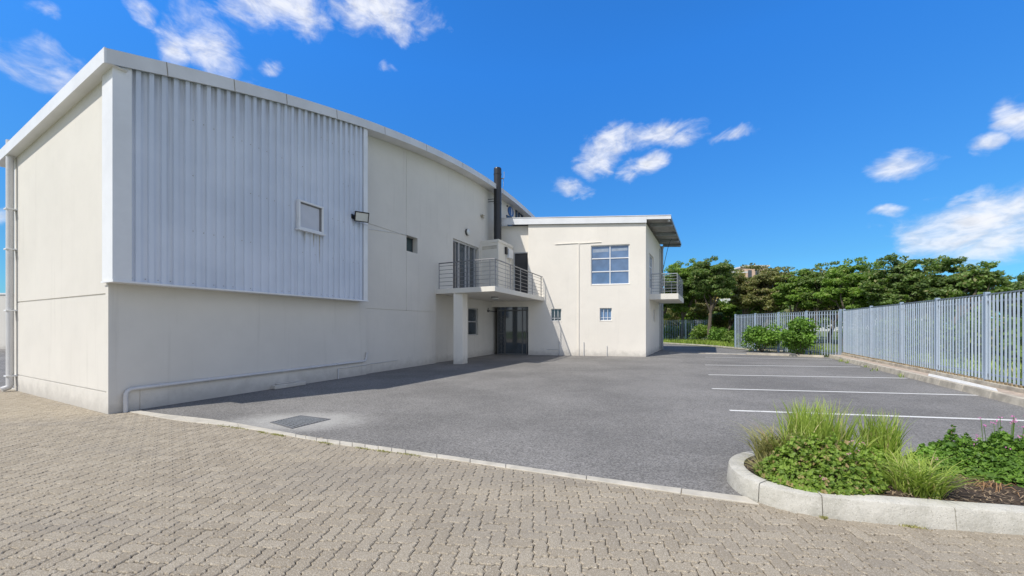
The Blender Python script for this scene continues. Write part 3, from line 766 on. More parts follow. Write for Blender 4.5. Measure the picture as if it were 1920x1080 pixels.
# sliding door to the balcony
d_ = empty('balcony_door', (0, 0, 0)); d_.parent = wh
zt_ = holes[1][3]; g = G()
fa = FR
g.fbox(fa, so_, si_, zt_-.08, zt_, -.2, -.08); g.fbox(fa, so_, si_, slab_t, slab_t+.06, -.2, -.08)
for c in (so_+.04, FR.s(864), FR.s(877), FR.s(883), si_-.22): g.fbox(fa, c-.035, c+.035, slab_t+.06, zt_-.08, -.19, -.10)
g.build('frame', M['frame_alu'], d_)
g = G(); g.fbox(fa, FR.s(853.5), FR.s(855.3), slab_t+.05, zt_-.12, -.1, -.03); g.fbox(fa, FR.s(850.5), FR.s(855), zt_-.17, zt_-.12, -.1, -.03); g.build('gate_track', M['frame_dark'], d_)
g = G(); g.face([fa.P(so_, slab_t, -.17), fa.P(si_, slab_t, -.17), fa.P(si_, zt_, -.17), fa.P(so_, zt_, -.17)]); g.build('pane', M['glass'], d_)
# pipes on the long wall
g = G(); s0_ = FA.s(233); zpipe = FA.z(235, 730); s1_ = FA.s(684); zp2 = FA.z(684, 676.5)
r_ = .033
def bend(p0, p1, p2, n=5, k=.12):
    p0, p1, p2 = Vector(p0), Vector(p1), Vector(p2); a = p1+(p0-p1).normalized()*k; b = p1+(p2-p1).normalized()*k
    return [(1-t)**2*a+2*t*(1-t)*p1+t*t*b for t in [i/n for i in range(n+1)]]
pts = [Vector(FA.P(s0_, 0, 0.045))] + bend(FA.P(s0_, 0, 0.045), FA.P(s0_, zpipe, 0.045), FA.P(s1_, zp2, 0.045)) + bend(FA.P(s0_, zpipe, 0.045), FA.P(s1_, zp2, 0.045), FA.P(s1_+.05, zp2+.3, 0.045), k=.1) + [Vector(FA.P(s1_+.05, zp2+.28, 0.045))]
g.tube(pts, r_, 14)
for k in range(7):
    s_ = s0_+.5+(s1_-s0_-.8)*k/6; z = zpipe+(zp2-zpipe)*(s_-s0_)/(s1_-s0_)
    g.tube([FA.P(s_-.02, z, 0.045), FA.P(s_+.02, z, 0.045)], r_*1.18, 14)
g.build('waste_pipe', M['pvc'], wh, smooth=True)
g = G(); sa, sb = FA.s(633), FR.s(745)
g.tube([FA.P(sa, 0, .025), FA.P(sa, .30, .025)], .018, 8); g.tube([FA.P(sa, .30, .02), FA.P(sJ-.03, .31, .02)], .010, 6)
g.tube([FR.P(sJ+.05, .31, .02), FR.P(sb, .33, .02)], .010, 6)
g.build('conduit', M['pvc'], wh, smooth=True)
g = G(); a0, a1 = FA.s(508), FA.s(566)
g.fbox(FA, a0, a1, 0, .10, 0, .16); g.fbox(FA, a0+.1, a1-.2, .10, .13, 0, .08); g.build('doorstep', M['concrete_paint'], wh, bevel=.015)
# down pipe at the far end of the gable
g = G(); sp_ = FB.off(.10).s(18.5); zt2 = FB.z(17, 285)
g.tube([FB.P(sp_, zt2+.1, .10), FB.P(sp_, .16, .10), FB.P(sp_, .10, .12), FB.P(sp_, .06, .22)], .062, 16)
g.build('downpipe', M['pvc'], wh, smooth=True)
for z in (.35, 1.9, 3.35, 4.3): g = G(); g.fbox(FB, sp_-.07, sp_+.13, z, z+.03, .0, .17); g.build('pipe_bracket', M['white_metal'], wh)

# balcony on the warehouse: slab, column, railings
P0 = Vector((FR.xy(FR.s(816), -.05))); colA = gp(850, 683)
lf = Fr(colA, -v, Vector((0, -1)))
P1 = lf.xy(lf.s(928)); P0b = lf.xy(lf.s(814)-.1)
P2 = FO.xy(FO.s(1020)); 
iAF = FR.xy(isect(FR, FO))
bal = empty('balcony', (0, 0, 0)); bal.parent = wh
g = G(); g.prism([P0b, P1, P2, P2+Vector((.1, .5)), iAF+Vector((0, .4)), iAF-nA*.1], slab_b, slab_t)
g.build('slab', M['concrete_paint'], bal, bevel=.01)
c1 = gp(867, 683); dcol = (c1-colA).normalized(); cw = (c1-colA).length
c2 = c1 + u*.42; c3 = colA + u*.42
eps = dcol*0.0 + u*.004
g = G(); g.prism([colA+eps, c1+eps, c2, c3], 0, slab_b); g.build('column', M['concrete_paint'], bal, bevel=.01)
def railing(parent, path, zb, h, m, nb=6, rpost=.021, rrail=.026, rbar=.0105, posts=None):
    gt, gbars, gp_ = G(), G(), G()
    P = [Vector((p[0], p[1], 0)) for p in path]
    gt.tube([p+Vector((0, 0, zb+h)) for p in P], rrail, 10)
    for k in range(nb):
        z = zb+.13+(h-.25)*k/(nb-1)
        for a, b in zip(P, P[1:]): gbars.tube([a+Vector((0, 0, z)), b+Vector((0, 0, z))], rbar, 6)
    gt.build('top_rail', m, parent, smooth=True); gbars.build('rail_bars', m, parent, smooth=True)
    for p in posts:
        g = G(); g.tube([(p[0], p[1], zb), (p[0], p[1], zb+h)], rpost, 8); g.tube([(p[0], p[1], zb), (p[0], p[1], zb+.012)], rpost*2.2, 8)
        g.build('post', m, parent, smooth=True)
ins = .07
e1 = (P1-P0b).normalized(); n1 = Vector((-e1.y, e1.x)); e2 = (P2-P1).normalized(); n2 = Vector((-e2.y, e2.x))
A0 = lf.xy(lf.s(821))+n1*ins; A1 = P1+n1*ins+n2*ins; A2 = P2+n2*ins-e2*.06
def along(A, B, px):
    fr = Fr(A, (B-A), Vector((0, -1))); return fr.xy(fr.s(px))
railing(bal, [A0, A1, A2], slab_t, 1.06, M['steel'], posts=[along(A0, A1, 823.5), along(A0, A1, 857.5), along(A0, A1, 918.5), along(A1, A2, 929), along(A1, A2, 957), along(A1, A2, 976), along(A1, A2, 998), along(A1, A2, 1014.5)])
# chimney housing at the back of the balcony
pc = FR.s(902); K0 = FR.xy(pc, -.05); K1 = K0 - v*1.06; K2 = K1 + u*1.75; K3 = K0 + u*1.75
zt3 = CH+ (HY-452)/F*FR.xy(pc).y
g = G(); g.prism([K0, K1, K2, K3], slab_t+.002, zt3-.14)
g2 = G(); o_ = .03; g2.prism([K0+v*.05, K1-v*o_-u*o_, K2-v*o_+u*o_, K3+v*.05], zt3-.14, zt3)
ch = g.build('chimney_housing', M['concrete_paint'], wh, bevel=.008); g2.build('coping', M['concrete_paint'], ch, bevel=.008)
fk = Fr(K1, (K2-K1), nA)
for (a, b) in ((.04, .98),):
    g = G(); f2 = Fr(K0, (K1-K0), -u)
    for z in (.30, .42): g.fbox(f2, .12, .98, zt3-z-.03, zt3-z, .0, .008)
    for k in range(14): g.fbox(f2, .14+.06*k, .17+.06*k, zt3-.40, zt3-.34, .0, .006)
    g.build('vent_grille', M['kerb_far'], ch)
g = G(); g.fbox(fk, .75, .9, zt3-.62, zt3-.25, .002, .10); g.build('switch_box', M['black_plastic'], ch)
g = G(); g.fbox(fk, .98, 1.5, zt3-.78, zt3-.30, .002, .16); g.build('gas_heater', M['white_metal'], ch, bevel=.02)
g = G(); g.tube([fk.P(.82, zt3-.6, .03), fk.P(.82, slab_t+.3, .03)], .012, 6); g.tube([fk.P(1.2, zt3-.78, .06), fk.P(1.2, zt3-1.3, .06), fk.P(1.1, zt3-1.35, .03), fk.P(1.1, slab_t+.2, .03)], .012, 6)
g.build('conduit', M['pvc'], ch, smooth=True)
# black flue
fc_ = (K0+K1+K2+K3)/4; mfl = (933-CX)/F
ff_ = Fr(fc_, u, nA); q = ff_.xy(ff_.s(933)); zf = CH+(HY-315.5)/F*q.y; rf = 7.2/F*q.y
fl = empty('flue_pipe', (q.x, q.y, zt3), 'tall black steel flue pipe rising from the housing on the balcony', 'flue')
g = G(); g.tube([(q.x, q.y, zt3), (q.x, q.y, zf-.1), (q.x, q.y, zf-.03), (q.x, q.y, zf)], [rf, rf, rf*.99, rf*.9], 28); g.build('pipe', M['flue'], fl, smooth=True)
for z in (zt3+.02, zt3+2.1, zf-.35): g = G(); g.tube([(q.x, q.y, z), (q.x, q.y, z+.05)], rf*1.06, 28); g.build('collar', M['flue'], fl, smooth=True)
zb_ = CH+(HY-373)/F*q.y
g = G(); qa = q-nA*.15
for dz in (0, -.13): g.tube([(q.x-rf*.7, q.y, zb_+dz), (q.x-.62*1.0, q.y+.05, zb_+dz-.02)], .018, 6)
g.build('wall_bracket', M['flue'], fl, smooth=True)
g = G(); xa = q.x+rf+.09; g.tube([(xa, q.y, zf-1.35), (xa+.02, q.y, zf-.55), (xa+.05, q.y, zf-.5), (xa+.05, q.y, zf-.22)], .011, 6); g.tube([(q.x+rf*.9, q.y, zf-.55), (xa+.04, q.y, zf-.53)], .03, 6)
g.tube([(xa+.05, q.y, zf-.25), (xa+.05, q.y, zf-.19)], .022, 6)
g.build('antenna', M['grey_steel'], fl, smooth=True)

# ------------------------------------------------------------------ office annexe
of = empty('office_block', (P_off.x, P_off.y, 0), 'pale cream two-storey office block with mono-pitch roof, joined to the warehouse', 'office building')
zro = lambda s: FO.z(1208, 418.5) + (FO.z(990, 421.5)-FO.z(1208, 418.5))*(s)/FO.s(990)   # underside of fascia
sL = isect(FO, FR2); s993 = FO.s(993); s990 = FO.s(990.5)
def fo(px, py): return FO.s(px), FO.z(px, py)
W1 = (FO.s(1108), FO.s(1180.5), FO.z(1108, 534), FO.z(1108, 460.5))
w2 = (FO.s(1033), FO.s(1052.5), FO.z(1040, 602), FO.z(1040, 579))
w3 = (FO.s(1124.5), FO.s(1147), FO.z(1130, 601), FO.z(1130, 577.5))
sD0 = FO.s(932.5); sD1 = s993
hO = [W1+(.12,), w2+(.15,), w3+(.15,)]
g = G()
wall(g, FO, s990, 0, 0, zro, hO)
wall(g, FO, sL-.3, s990, slab_b-.3, slab_b+.05, [])          # lintel zone behind slab
g.face([FO.P(s990, 0, 0), FO.P(s990, 0, -2.2), FO.P(s990, slab_b, -2.2), FO.P(s990, slab_b, 0)])   # jamb of the entrance
rec = .22
g.face([FO.P(s990, slab_t-.2, 0), FO.P(s990, slab_t-.2, -rec), FO.P(s990, zro(s990), -rec), FO.P(s990, zro(s990), 0)])
dU = (FO.off(-rec).s(963), FO.off(-rec).s(989.5), slab_t, FO.off(-rec).z(975, 473))
wall(g, FO.off(-rec), sL-.6, s990, slab_b, lambda s: zro(s), [dU+(.12,)])
g.build('wall', M['plaster_office'], of)
g = G(); SL = FS.s(1240.0)
ws1 = (FS.s(1217.5), FS.s(1226.0), FS.z(1217, 538), FS.z(1217, 473)); ws2 = (FS.s(1225.3), FS.s(1228.3), FS.z(1226, 603), FS.z(1226, 580))
ztS = zro(0)
wall(g, FS, 0, SL, 0, ztS+.02, [ws1+(.16,), ws2+(.12,)])
bk = FS.xy(SL); 
bl = bk - gdir*9.0
g.face([(bk.x, bk.y, 0), (bl.x, bl.y, 0), (bl.x, bl.y, ztS), (bk.x, bk.y, ztS)])
g.build('wall', M['plaster_office'], of)
window(of, FO, *W1, .11, M['glass_blue'], M['frame_white'], 2, 3, 0.045)
M['blind'] = simple('half_drawn_blind', (0.30, 0.36, 0.44), 0.5, var=0.15, scale=5)
for k_, (fa_, fb_, hh_) in enumerate(((.05, .46, .13), (.54, .95, .10))):
    g = G(); wd_ = W1[1]-W1[0]; g.face([FO.P(W1[0]+wd_*fa_, W1[3]-.22-hh_, -.096), FO.P(W1[0]+wd_*fb_, W1[3]-.20-hh_, -.096), FO.P(W1[0]+wd_*fb_, W1[3]-.17, -.096), FO.P(W1[0]+wd_*fa_, W1[3]-.19, -.096)]); g.build('blind', M['blind'], of)
window(of, FO, *w2, .14, M['glass'], M['frame_white'], 1, 1, .03, bars=2)
window(of, FO, *w3, .14, M['glass_blue'], M['frame_white'], 1, 1, .03, bars=2)
window(of, FS, *ws1, .14, M['glass_blue'], M['frame_white'], 2, 3, .05)
window(of, FS, *ws2, .10, M['glass'], M['frame_white'], 1, 1, .04)
# small reveals: sills
for h in (W1, w2, w3): g = G(); g.fbox(FO, h[0]-.02, h[1]+.02, h[2]-.03, h[2]-.002, -.06, .012); g.build('sill', M['plaster_office'], of)
# recessed upper door
d_ = empty('upper_door', (0, 0, 0)); d_.parent = of
fr_ = FO.off(-rec); g = G()
g.fbox(fr_, dU[0], dU[1], dU[3]-.05, dU[3], -.11, -.02); g.fbox(fr_, dU[0], dU[0]+.06, slab_t, dU[3]-.05, -.11, -.02)
g.build('frame', M['frame_alu'], d_)
g = G(); g.face([fr_.P(dU[0], slab_t, -.09), fr_.P(dU[1], slab_t, -.09), fr_.P(dU[1], dU[3], -.09), fr_.P(dU[0], dU[3], -.09)]); g.build('pane', M['interior'], d_)
# weathered stain in the recess is plaster mark
# entrance: frame, leaves, folded gate, dark interior
en = empty('entrance_door', (0, 0, 0)); en.parent = of
fe_ = FO.off(-.12); zT = slab_b-.06
fw = .05; ex0, ex1 = fe_.s(932), fe_.s(993)
zt4 = fe_.z(960, 582)
g = G()
for p in (933.2, 947, 979.3, 992): c = fe_.s(p); g.fbox(fe_, c-fw*.5, c+fw*.5, 0, zT, -.06, 0)
g.fbox(fe_, ex0, ex1, zT-.05, zT+.001, -.058, -.002); g.fbox(fe_, ex0, ex1, zt4-.035, zt4+.035, -.058, -.002); g.fbox(fe_, ex0, ex1, .0, .05, -.10, .01)
c = fe_.s(987.5); g.fbox(fe_, c-.03, c+.03, .06, zt4-.04, -.03, .02)
g.fbox(fe_, fe_.s(979.8), fe_.s(992), fe_.z(985, 622)-.03, fe_.z(985, 622)+.03, -.03, .02)
g.build('frame', M['frame_gate'], en)
g = G(); g.face([fe_.P(fe_.s(979.8), .05, -.05), fe_.P(fe_.s(992), .05, -.05), fe_.P(fe_.s(992), zT, -.05), fe_.P(fe_.s(979.8), zT, -.05)])
g.face([fe_.P(ex0, zt4, -.05), fe_.P(ex1, zt4, -.05), fe_.P(ex1, zT, -.05), fe_.P(ex0, zT, -.05)])
g.face([fe_.P(ex0, .05, -.052), fe_.P(fe_.s(979.6), .05, -.052), fe_.P(fe_.s(979.6), zt4, -.052), fe_.P(ex0, zt4, -.052)])
g.build('pane', M['glass'], en)
g = G()   # trellis gate folded open
a0, a1 = fe_.s(934.5), fe_.s(946); nz_ = 9
for c in (a0, (a0+a1)/2, a1): g.tube([fe_.P(c, .05, .04), fe_.P(c, zt4-.05, .04)], .012, 6)
for k in range(nz_):
    z = .12+(zt4-.4)*k/nz_; dz = (zt4-.4)/nz_
    g.tube([fe_.P(a0, z, .04), fe_.P(a1, z+dz, .04)], .006, 5); g.tube([fe_.P(a1, z, .045), fe_.P(a0, z+dz, .045)], .006, 5)
g.tube([fe_.P(a0, 1.12, .05), fe_.P(a1, 1.12, .05)], .018, 6)
g.build('security_gate', M['frame_gate'], en, smooth=True)
g = G(); bd = 3.2
g.face([fe_.P(ex0, 0, -bd), fe_.P(ex1, 0, -bd), fe_.P(ex1, slab_b, -bd), fe_.P(ex0, slab_b, -bd)])
g.face([fe_.P(ex0, .004, -.06), fe_.P(ex1, .004, -.06), fe_.P(ex1, .004, -bd), fe_.P(ex0, .004, -bd)])
g.face([fe_.P(ex0, slab_b-.01, -.06), fe_.P(ex1, slab_b-.01, -.06), fe_.P(ex1, slab_b-.01, -bd), fe_.P(ex0, slab_b-.01, -bd)])
g.face([fe_.P(ex0, 0, 0), fe_.P(ex0, 0, -bd), fe_.P(ex0, slab_b, -bd), fe_.P(ex0, slab_b, 0)])
g.face([fe_.P(ex1+.02, 0, -.1), fe_.P(ex1+.02, 0, -bd), fe_.P(ex1+.02, slab_b, -bd), fe_.P(ex1+.02, slab_b, -.1)])
g.build('hallway', M['interior'], en)
g = G(); c0, c1_ = fe_.s(958), fe_.s(972); g.fbox(fe_, c0, c1_, 0, 2.1, -bd, -bd+.05); g.build('inner_door', M['frame_gate'], en)
# conduits on the office front
g = G()
def strip(fr, pxa, pya, pxb, pyb, w_=.03, d=.035):
    a, za = fr.s(pxa), fr.z(pxa, pya); b, zb = fr.s(pxb), fr.z(pxb, pyb)
    if abs(b-a) > abs(zb-za): g.hexa([fr.P(a, za-w_/2, d), fr.P(b, zb-w_/2, d), fr.P(b, zb-w_/2, 0), fr.P(a, za-w_/2, 0), fr.P(a, za+w_/2, d), fr.P(b, zb+w_/2, d), fr.P(b, zb+w_/2, 0), fr.P(a, za+w_/2, 0)])
    else: g.fbox(fr, a-w_/2, a+w_/2, min(za, zb), max(za, zb), 0, d)
strip(FO, 1085, 457, 1085, 668.4, .034, .04); strip(FO, 1041, 458.3, 1084.2, 455.8, .016); strip(FO, 1086, 456.5, 1127.5, 453.8, .016)
g.build('conduit', M['plaster_office'], of)
g = G()
for p, y in ((1094.6, 641), (1138, 648.5), (1049, 640)):
    g = G(); a = FO.s(p); g.tube([FO.P(a, 0, .03), FO.P(a, FO.z(p, y), .03)], .018, 8); g.build('stub_pipe', M['pvc'], of, smooth=True)
g = G(); g.tube([FO.P(FO.s(1025), FO.z(1025, 655), .02), FO.P(FO.s(1049), FO.z(1049, 655.5), .02)], .012, 6)
g.build('stub_pipe', M['pvc'], of, smooth=True)
# roof of the office
gF = FO.off(.10); sR = gF.s(1258); sLf = FO.s(942) - .1
zt_f = lambda s: zro(s)+.34
ro = empty('roof', (0, 0, 0)); ro.parent = of
Ldep = 7.3
def rq(s, dpt, z):  # point: s along front, dpt along side direction
    q = gF.O + gF.a*s + sdir*dpt; return (q.x, q.y, z)
sLr = sLf; g = G()
def slabq(sa, sb, d0, d1, zlo, zhi):
    return [rq(sa, d0, zro(sa)+zlo), rq(sb, d0, zro(sb)+zlo), rq(sb, d1, zro(sb)+zlo), rq(sa, d1, zro(sa)+zlo), rq(sa, d0, zro(sa)+zhi), rq(sb, d0, zro(sb)+zhi), rq(sb, d1, zro(sb)+zhi), rq(sa, d1, zro(sa)+zhi)]
n_ = 60; sheet = []
for k in range(n_+1): sheet.append(sLr+(sR-sLr)*k/n_)
for k in range(0, int(Ldep/.19)):   # corrugations run across
    d0 = k*.19+.04; pr = [(0, 0), (.07, 0), (.09, .03), (.15, .03), (.17, 0), (.19, 0)]
    for (a, za), (b, zb) in zip(pr, pr[1:]):
        g.face([rq(sLr, d0+a, zro(sLr)+.28+za), rq(sR-.01, d0+a, zro(sR)+.28+za), rq(sR-.01, d0+b, zro(sR)+.28+zb), rq(sLr, d0+b, zro(sLr)+.28+zb)])
g.build('roof_sheet', M['soffit_metal'], ro)
g = G(); g.hexa(slabq(sLr, 0.02, 0, .03, .0, .335)); g.hexa(slabq(0.022, sR, 0, .03, .17, .335)); g.hexa(slabq(sLr, sR+.01, -.02, .05, .337, .365))
g.build('fascia', M['white_metal'], ro)
g = G(); g.hexa(slabq(sR-.03, sR, .04, Ldep, .20, .34)); g.build('edge_channel', M['grey_steel'], ro)
for k, dp in enumerate((1.25, 3.6, 5.6, Ldep-.12)):
    g = G(); g.hexa(slabq(0.02, sR-.04, dp, dp+.07, .10, .27)); g.build('purlin', M['grey_steel'], ro)
# downpipe and gutter head at the back corner of the side wall
g = G(); sd = FS.s(1238.6); zT2 = FS.z(1238, 466)
g.tube([FS.P(sd, zT2, .10), FS.P(sd, .05, .10)], .065, 12)
g.tube([FS.P(sd-.7, zT2-.1, .05), FS.P(sd-.7, .1, .05)], .03, 8)
g.build('downpipe', M['grey_steel'], of, smooth=True)
g = G(); g.tube([FS.P(sd, zT2-.02, .10), FS.P(sd, zT2+.16, .10)], [.07, .12], 12); g.build('rain_head', M['grey_steel'], of, smooth=True)
# right balcony
b2 = empty('side_balcony', (0, 0, 0)); b2.parent = of
t0 = FS.s(1217.5); B0 = FS.xy(t0, -.02); fb = Fr(B0, gdir, nF); B1 = fb.xy(fb.s(1272)); fb2 = Fr(B1, sdir, nS); B2 = fb2.xy(fb2.s(1281.7)); LL = (B2-B1).length; B3 = B0 + sdir*LL
zs0, zs1 = CH+(HY-560.5)/F*B0.y, CH+(HY-551)/F*B0.y
g = G(); g.prism([B0, B1, B2, B3], zs0-.03, zs1); g.build('slab', M['concrete_paint'], b2, bevel=.01)
i1 = B0+gdir*.12+sdir*.06; i2 = B1-gdir*.06+sdir*.06; i3 = B2-gdir*.06-sdir*.06; i4 = B3+gdir*.12-sdir*.06
hr = 1.05
pts_ = [i1, (i1+i2)/2, i2] + [i2+(i3-i2)*k/4 for k in (1, 2, 3)] + [i3, (i3+i4)/2]
railing(b2, [i1, i2, i3, i4], zs1, hr, M['grey_steel'], nb=6, rpost=.022, rrail=.026, rbar=.011, posts=pts_)
# cable hanging from the eave
q = rq(sR-.35, 4.5, zro(sR)+.1); q2 = FS.P(t0+2.2, zs1+1.0, .35)
g = G(); n = 14; pts_ = []
for k in range(n+1):
    t = k/n; pts_.append((q[0]+(q2[0]-q[0])*t**.8, q[1]+(q2[1]-q[1])*t, q[2]+(q2[2]-q[2])*(t**1.2)-.15*math.sin(math.pi*t)))
g.tube(pts_, .014, 6); g.build('loose_cable', M['black_plastic'], of, smooth=True)
g = G(); g.tube([rq(sR-.12, .25, zro(sR)+.16), rq(sR-.12, .25, zro(sR)+.10)], .06, 10); g.tube([rq(sR-.12, .25, zro(sR)+.27), rq(sR-.12, .25, zro(sR)+.16)], .03, 8)
o = g.build('eave_lamp', M['white_metal'], None, smooth=True); tag(o, 'small white lamp under the outer corner of the office eave', 'lamp')

# ------------------------------------------------------------------ wall-mounted things
# floodlight on the cladding
fs_ = FC.s(668); fz = FC.z(668, 408)
fl_ = empty('floodlight', FC.P(fs_, fz, 0), 'black-rimmed floodlight angled out from the end of the ribbed cladding', 'floodlight')
hd = .22   # tilted head
ax = Vector((.80, .57, .02)).normalized(); nrm = Vector((.55, -.78, -.42)).normalized()
nrm = (nrm - ax*nrm.dot(ax)).normalized(); upv = nrm.cross(ax); upv = -upv if upv.z < 0 else upv
cen = Vector(FC.P(fs_+.02, fz, .20))
def obox(g, c, hx, hy, h0, h1):
    p = []
    for n_z in (h0, h1):
        for (a, b) in ((-hx, -hy), (hx, -hy), (hx, hy), (-hx, hy)): p.append(c + ax*a + upv*b + nrm*n_z)
    return g.hexa(p)
g = G(); obox(g, cen, .20, .145, -.06, .0); g.build('housing', M['black_plastic'], fl_, bevel=.008)
g = G(); obox(g, cen, .175, .12, .001, .006); g.build('lens', M['lens'], fl_)
g = G()
for (a, b, hx, hy) in ((0, .1325, .20, .0125), (0, -.1325, .20, .0125), (-.1875, 0, .0125, .12), (.1875, 0, .0125, .12)): obox(g, cen+ax*a+upv*b, hx, hy, .0, .014)
g.build('rim', M['black_plastic'], fl_)
g = G(); g.tube([FC.P(fs_-.12, fz, -.03), FC.P(fs_-.12, fz, .10), tuple(cen-ax*.13-nrm*.03)], .022, 8); g.fbox(FC, fs_-.19, fs_-.06, fz-.06, fz+.06, -.04, .02); g.build('bracket', M['black_plastic'], fl_)
# its cable
g = G(); g.tube([FC.P(fs_+.05, fz-.1, .03), FC.P(scl1-.05, fz-.12, .012), FC.P(scl1+.02, fz-.14, .0), FR.P(scl1+.05, fz-.13, .02), FR.P(s762-.03, z487+.02, .012)], .008, 5)
o = g.build('lamp_cable', M['white_metal']); tag(o, 'thin white cable running from the floodlight along the wall to the small window', 'cable')
# round bulkhead lamp
bs = FR.s(875); bz = FR.z(875, 435.5)
bl_ = empty('bulkhead_lamp', FR.P(bs, bz, 0), 'round white lamp with black side above the balcony sliding door', 'lamp')
g = G(); g.tube([FR.P(bs, bz, 0), FR.P(bs, bz, .09)], .155, 24); g.build('base', M['black_plastic'], bl_, smooth=True)
g = G(); g.tube([FR.P(bs, bz, .091), FR.P(bs, bz, .12), FR.P(bs, bz, .145)], [.15, .14, .09], 24); g.build('diffuser', M['lens'], bl_, smooth=True)
# small camera
s_, z_ = FR.s(902), FR.z(902, 405)
g = G(); g.tube([FR.P(s_, z_, 0), FR.P(s_, z_, .07)], .07, 12); g.tube([FR.P(s_+.02, z_-.01, .1), FR.P(s_+.05, z_-.13, .12)], .05, 10); g.tube([FR.P(s_-.08, z_+.03, .1), FR.P(s_+.1, z_+.03, .14)], .035, 8)
o = g.build('security_camera', M['kerb_far'], smooth=True); tag(o, 'small grey security camera on the warehouse wall left of the flue', 'camera')
# ceiling lamp under the balcony
q = gp(928, 9999) if False else None
lp = Vector((-.55, 0)); Yq = (slab_b-CH)*F/(HY-556.5); lp = Vector(((928-CX)/F*Yq, Yq))
g = G(); g.tube([(lp.x, lp.y, slab_b), (lp.x, lp.y, slab_b-.05)], .17, 20); cl = empty('ceiling_lamp', (lp.x, lp.y, slab_b), 'round lamp on the underside of the balcony slab before the entrance', 'lamp')
g.build('base', M['frame_dark'], cl, smooth=True); g = G(); g.tube([(lp.x, lp.y, slab_b-.05), (lp.x, lp.y, slab_b-.10), (lp.x, lp.y, slab_b-.12)], [.165, .155, .10], 20); g.build('diffuser', M['lens'], cl, smooth=True)
# lever/arm at the entrance
s_ = FR2.s(914); z_ = FR2.z(914, 583)
g = G(); g.tube([FR2.P(s_, z_, 0), FR2.P(s_, z_, .12)], .05, 10); g.tube([FR2.P(s_, z_, .08), FR2.P(s_+1.6, z_-.02, .10)], .022, 8); g.tube([FR2.P(s_, z_-.08, .05), FR2.P(s_, z_+.16, .05)], .018, 8)
g.build('wall_arm', M['frame_dark'], wh, smooth=True)

# sign on the warehouse wall, mostly hidden by the office roof
sc = FR.s(957); zc = FR.z(957, 397)
sg = empty('wall_sign', FR.P(sc, zc, 0), 'blue disc emblem and dark raised letters on the warehouse wall above the office roof', 'sign')
def disc(fr, s, z, rs, rz, d0, d1, n=32, a0=0, a1=2*math.pi):
    g = G(); b = []
    pts = [(s+rs*math.cos(a0+(a1-a0)*k/n), z+rz*math.sin(a0+(a1-a0)*k/n)) for k in range(n)]
    g.v = [fr.P(p[0], p[1], d1) for p in pts]+[fr.P(p[0], p[1], d0) for p in pts]
    g.f = [tuple(range(n))]+[(k, (k+1) % n, n+(k+1) % n, n+k) for k in range(n)]
    return g
rS = (FR.s(962)-FR.s(952))/2; rZ = (FR.z(957, 388)-FR.z(957, 406))/2
em = disc(FR, sc, zc, rS, rZ, 0, .05).build('emblem', M['blue'], sg)
g = G(); n = 16
for k in range(n):      # white crescent swirl
    t0_, t1_ = -1.3+2.6*k/n, -1.3+2.6*(k+1)/n
    def pt(t, r): return (sc-.1*rS+rS*r*math.cos(t)*(.75), zc+rZ*.86*math.sin(t))
    def pt2(t): th_ = .16*math.cos(t*1.15); p = pt(t, .62); return (p[0]-rS*max(th_, 0)*1.8, p[1])
    a, b = pt(t0_, .62), pt(t1_, .62); c, d = pt2(t1_), pt2(t0_)
    g.face([FR.P(a[0], a[1], .054), FR.P(b[0], b[1], .054), FR.P(c[0], c[1], .054), FR.P(d[0], d[1], .054)])
g.build('emblem_swirl', M['white_paint'], em)
g = G(); a, b = FR.s(949), FR.s(964); z0_, z1_ = FR.z(949, 403), FR.z(962, 411)
g.hexa([FR.P(a+.25, z0_-.75, .05), FR.P(b, z1_-.4, .05), FR.P(b, z1_-.4, 0), FR.P(a+.25, z0_-.75, 0), FR.P(a, z0_, .05), FR.P(b, z1_+.05, .05), FR.P(b, z1_+.05, 0), FR.P(a, z0_, 0)])
g.build('sign_bar', M['navy'], sg)
la, lb = FR.s(966.2), FR.s(969.3)
g = G(); g.fbox(FR, la, lb, FR.z(967, 418), FR.z(967, 393.5), 0, .05); g.build('letter', M['navy'], sg)
# round letter with a stem
s0_, s1_ = FR.s(971), FR.s(979.5); cz_ = FR.z(975, 405.5); rr = (s1_-s0_)/2; rz_ = FR.z(975, 397)-cz_
g = G(); n = 24
for k in range(n):
    t0_, t1_ = 2*math.pi*k/n, 2*math.pi*(k+1)/n
    o1 = [(s0_+rr+rr*f*math.cos(t), cz_+rz_*f*math.sin(t)) for f, t in ((1, t0_), (1, t1_), (.42, t1_), (.42, t0_))]
    g.hexa([FR.P(p[0], p[1], .05) for p in o1]+[FR.P(p[0], p[1], 0) for p in o1])
g.fbox(FR, s1_-.28, s1_+.04, cz_-rz_, cz_+rz_*.5, 0, .051); g.build('letter', M['navy'], sg)
g = G(); a, b = FR.s(986), FR.s(992.5); zt5 = FR.z(988, 405.8)
g.fbox(FR, a, a+.35, zt5-1.2, zt5, 0, .05); g.fbox(FR, a+.351, b, zt5-.35, zt5-.1, 0, .05); g.build('letter', M['navy'], sg)
g = G(); g.tube([FR.P(FR.s(950.5), FR.z(950.5, 386.5), 0), FR.P(FR.s(950.5), FR.z(950.5, 386.5), .06)], .05, 10); g.build('fixing', M['frame_dark'], sg)

# ------------------------------------------------------------------ left background wall
a = gp(-260, 655); b = gp(16, 655)
g = G(); g.box(-70, -14, a.y, a.y+.3, 0, 3.62); bw = g.build('boundary_wall', M['plaster']); tag(bw, 'low cream wall far behind the left end of the warehouse', 'wall')
g = G(); g.box(-70, -13.97, a.y-.05, a.y+.35, 3.62, 3.72); g.build('coping', M['white_metal'], bw)

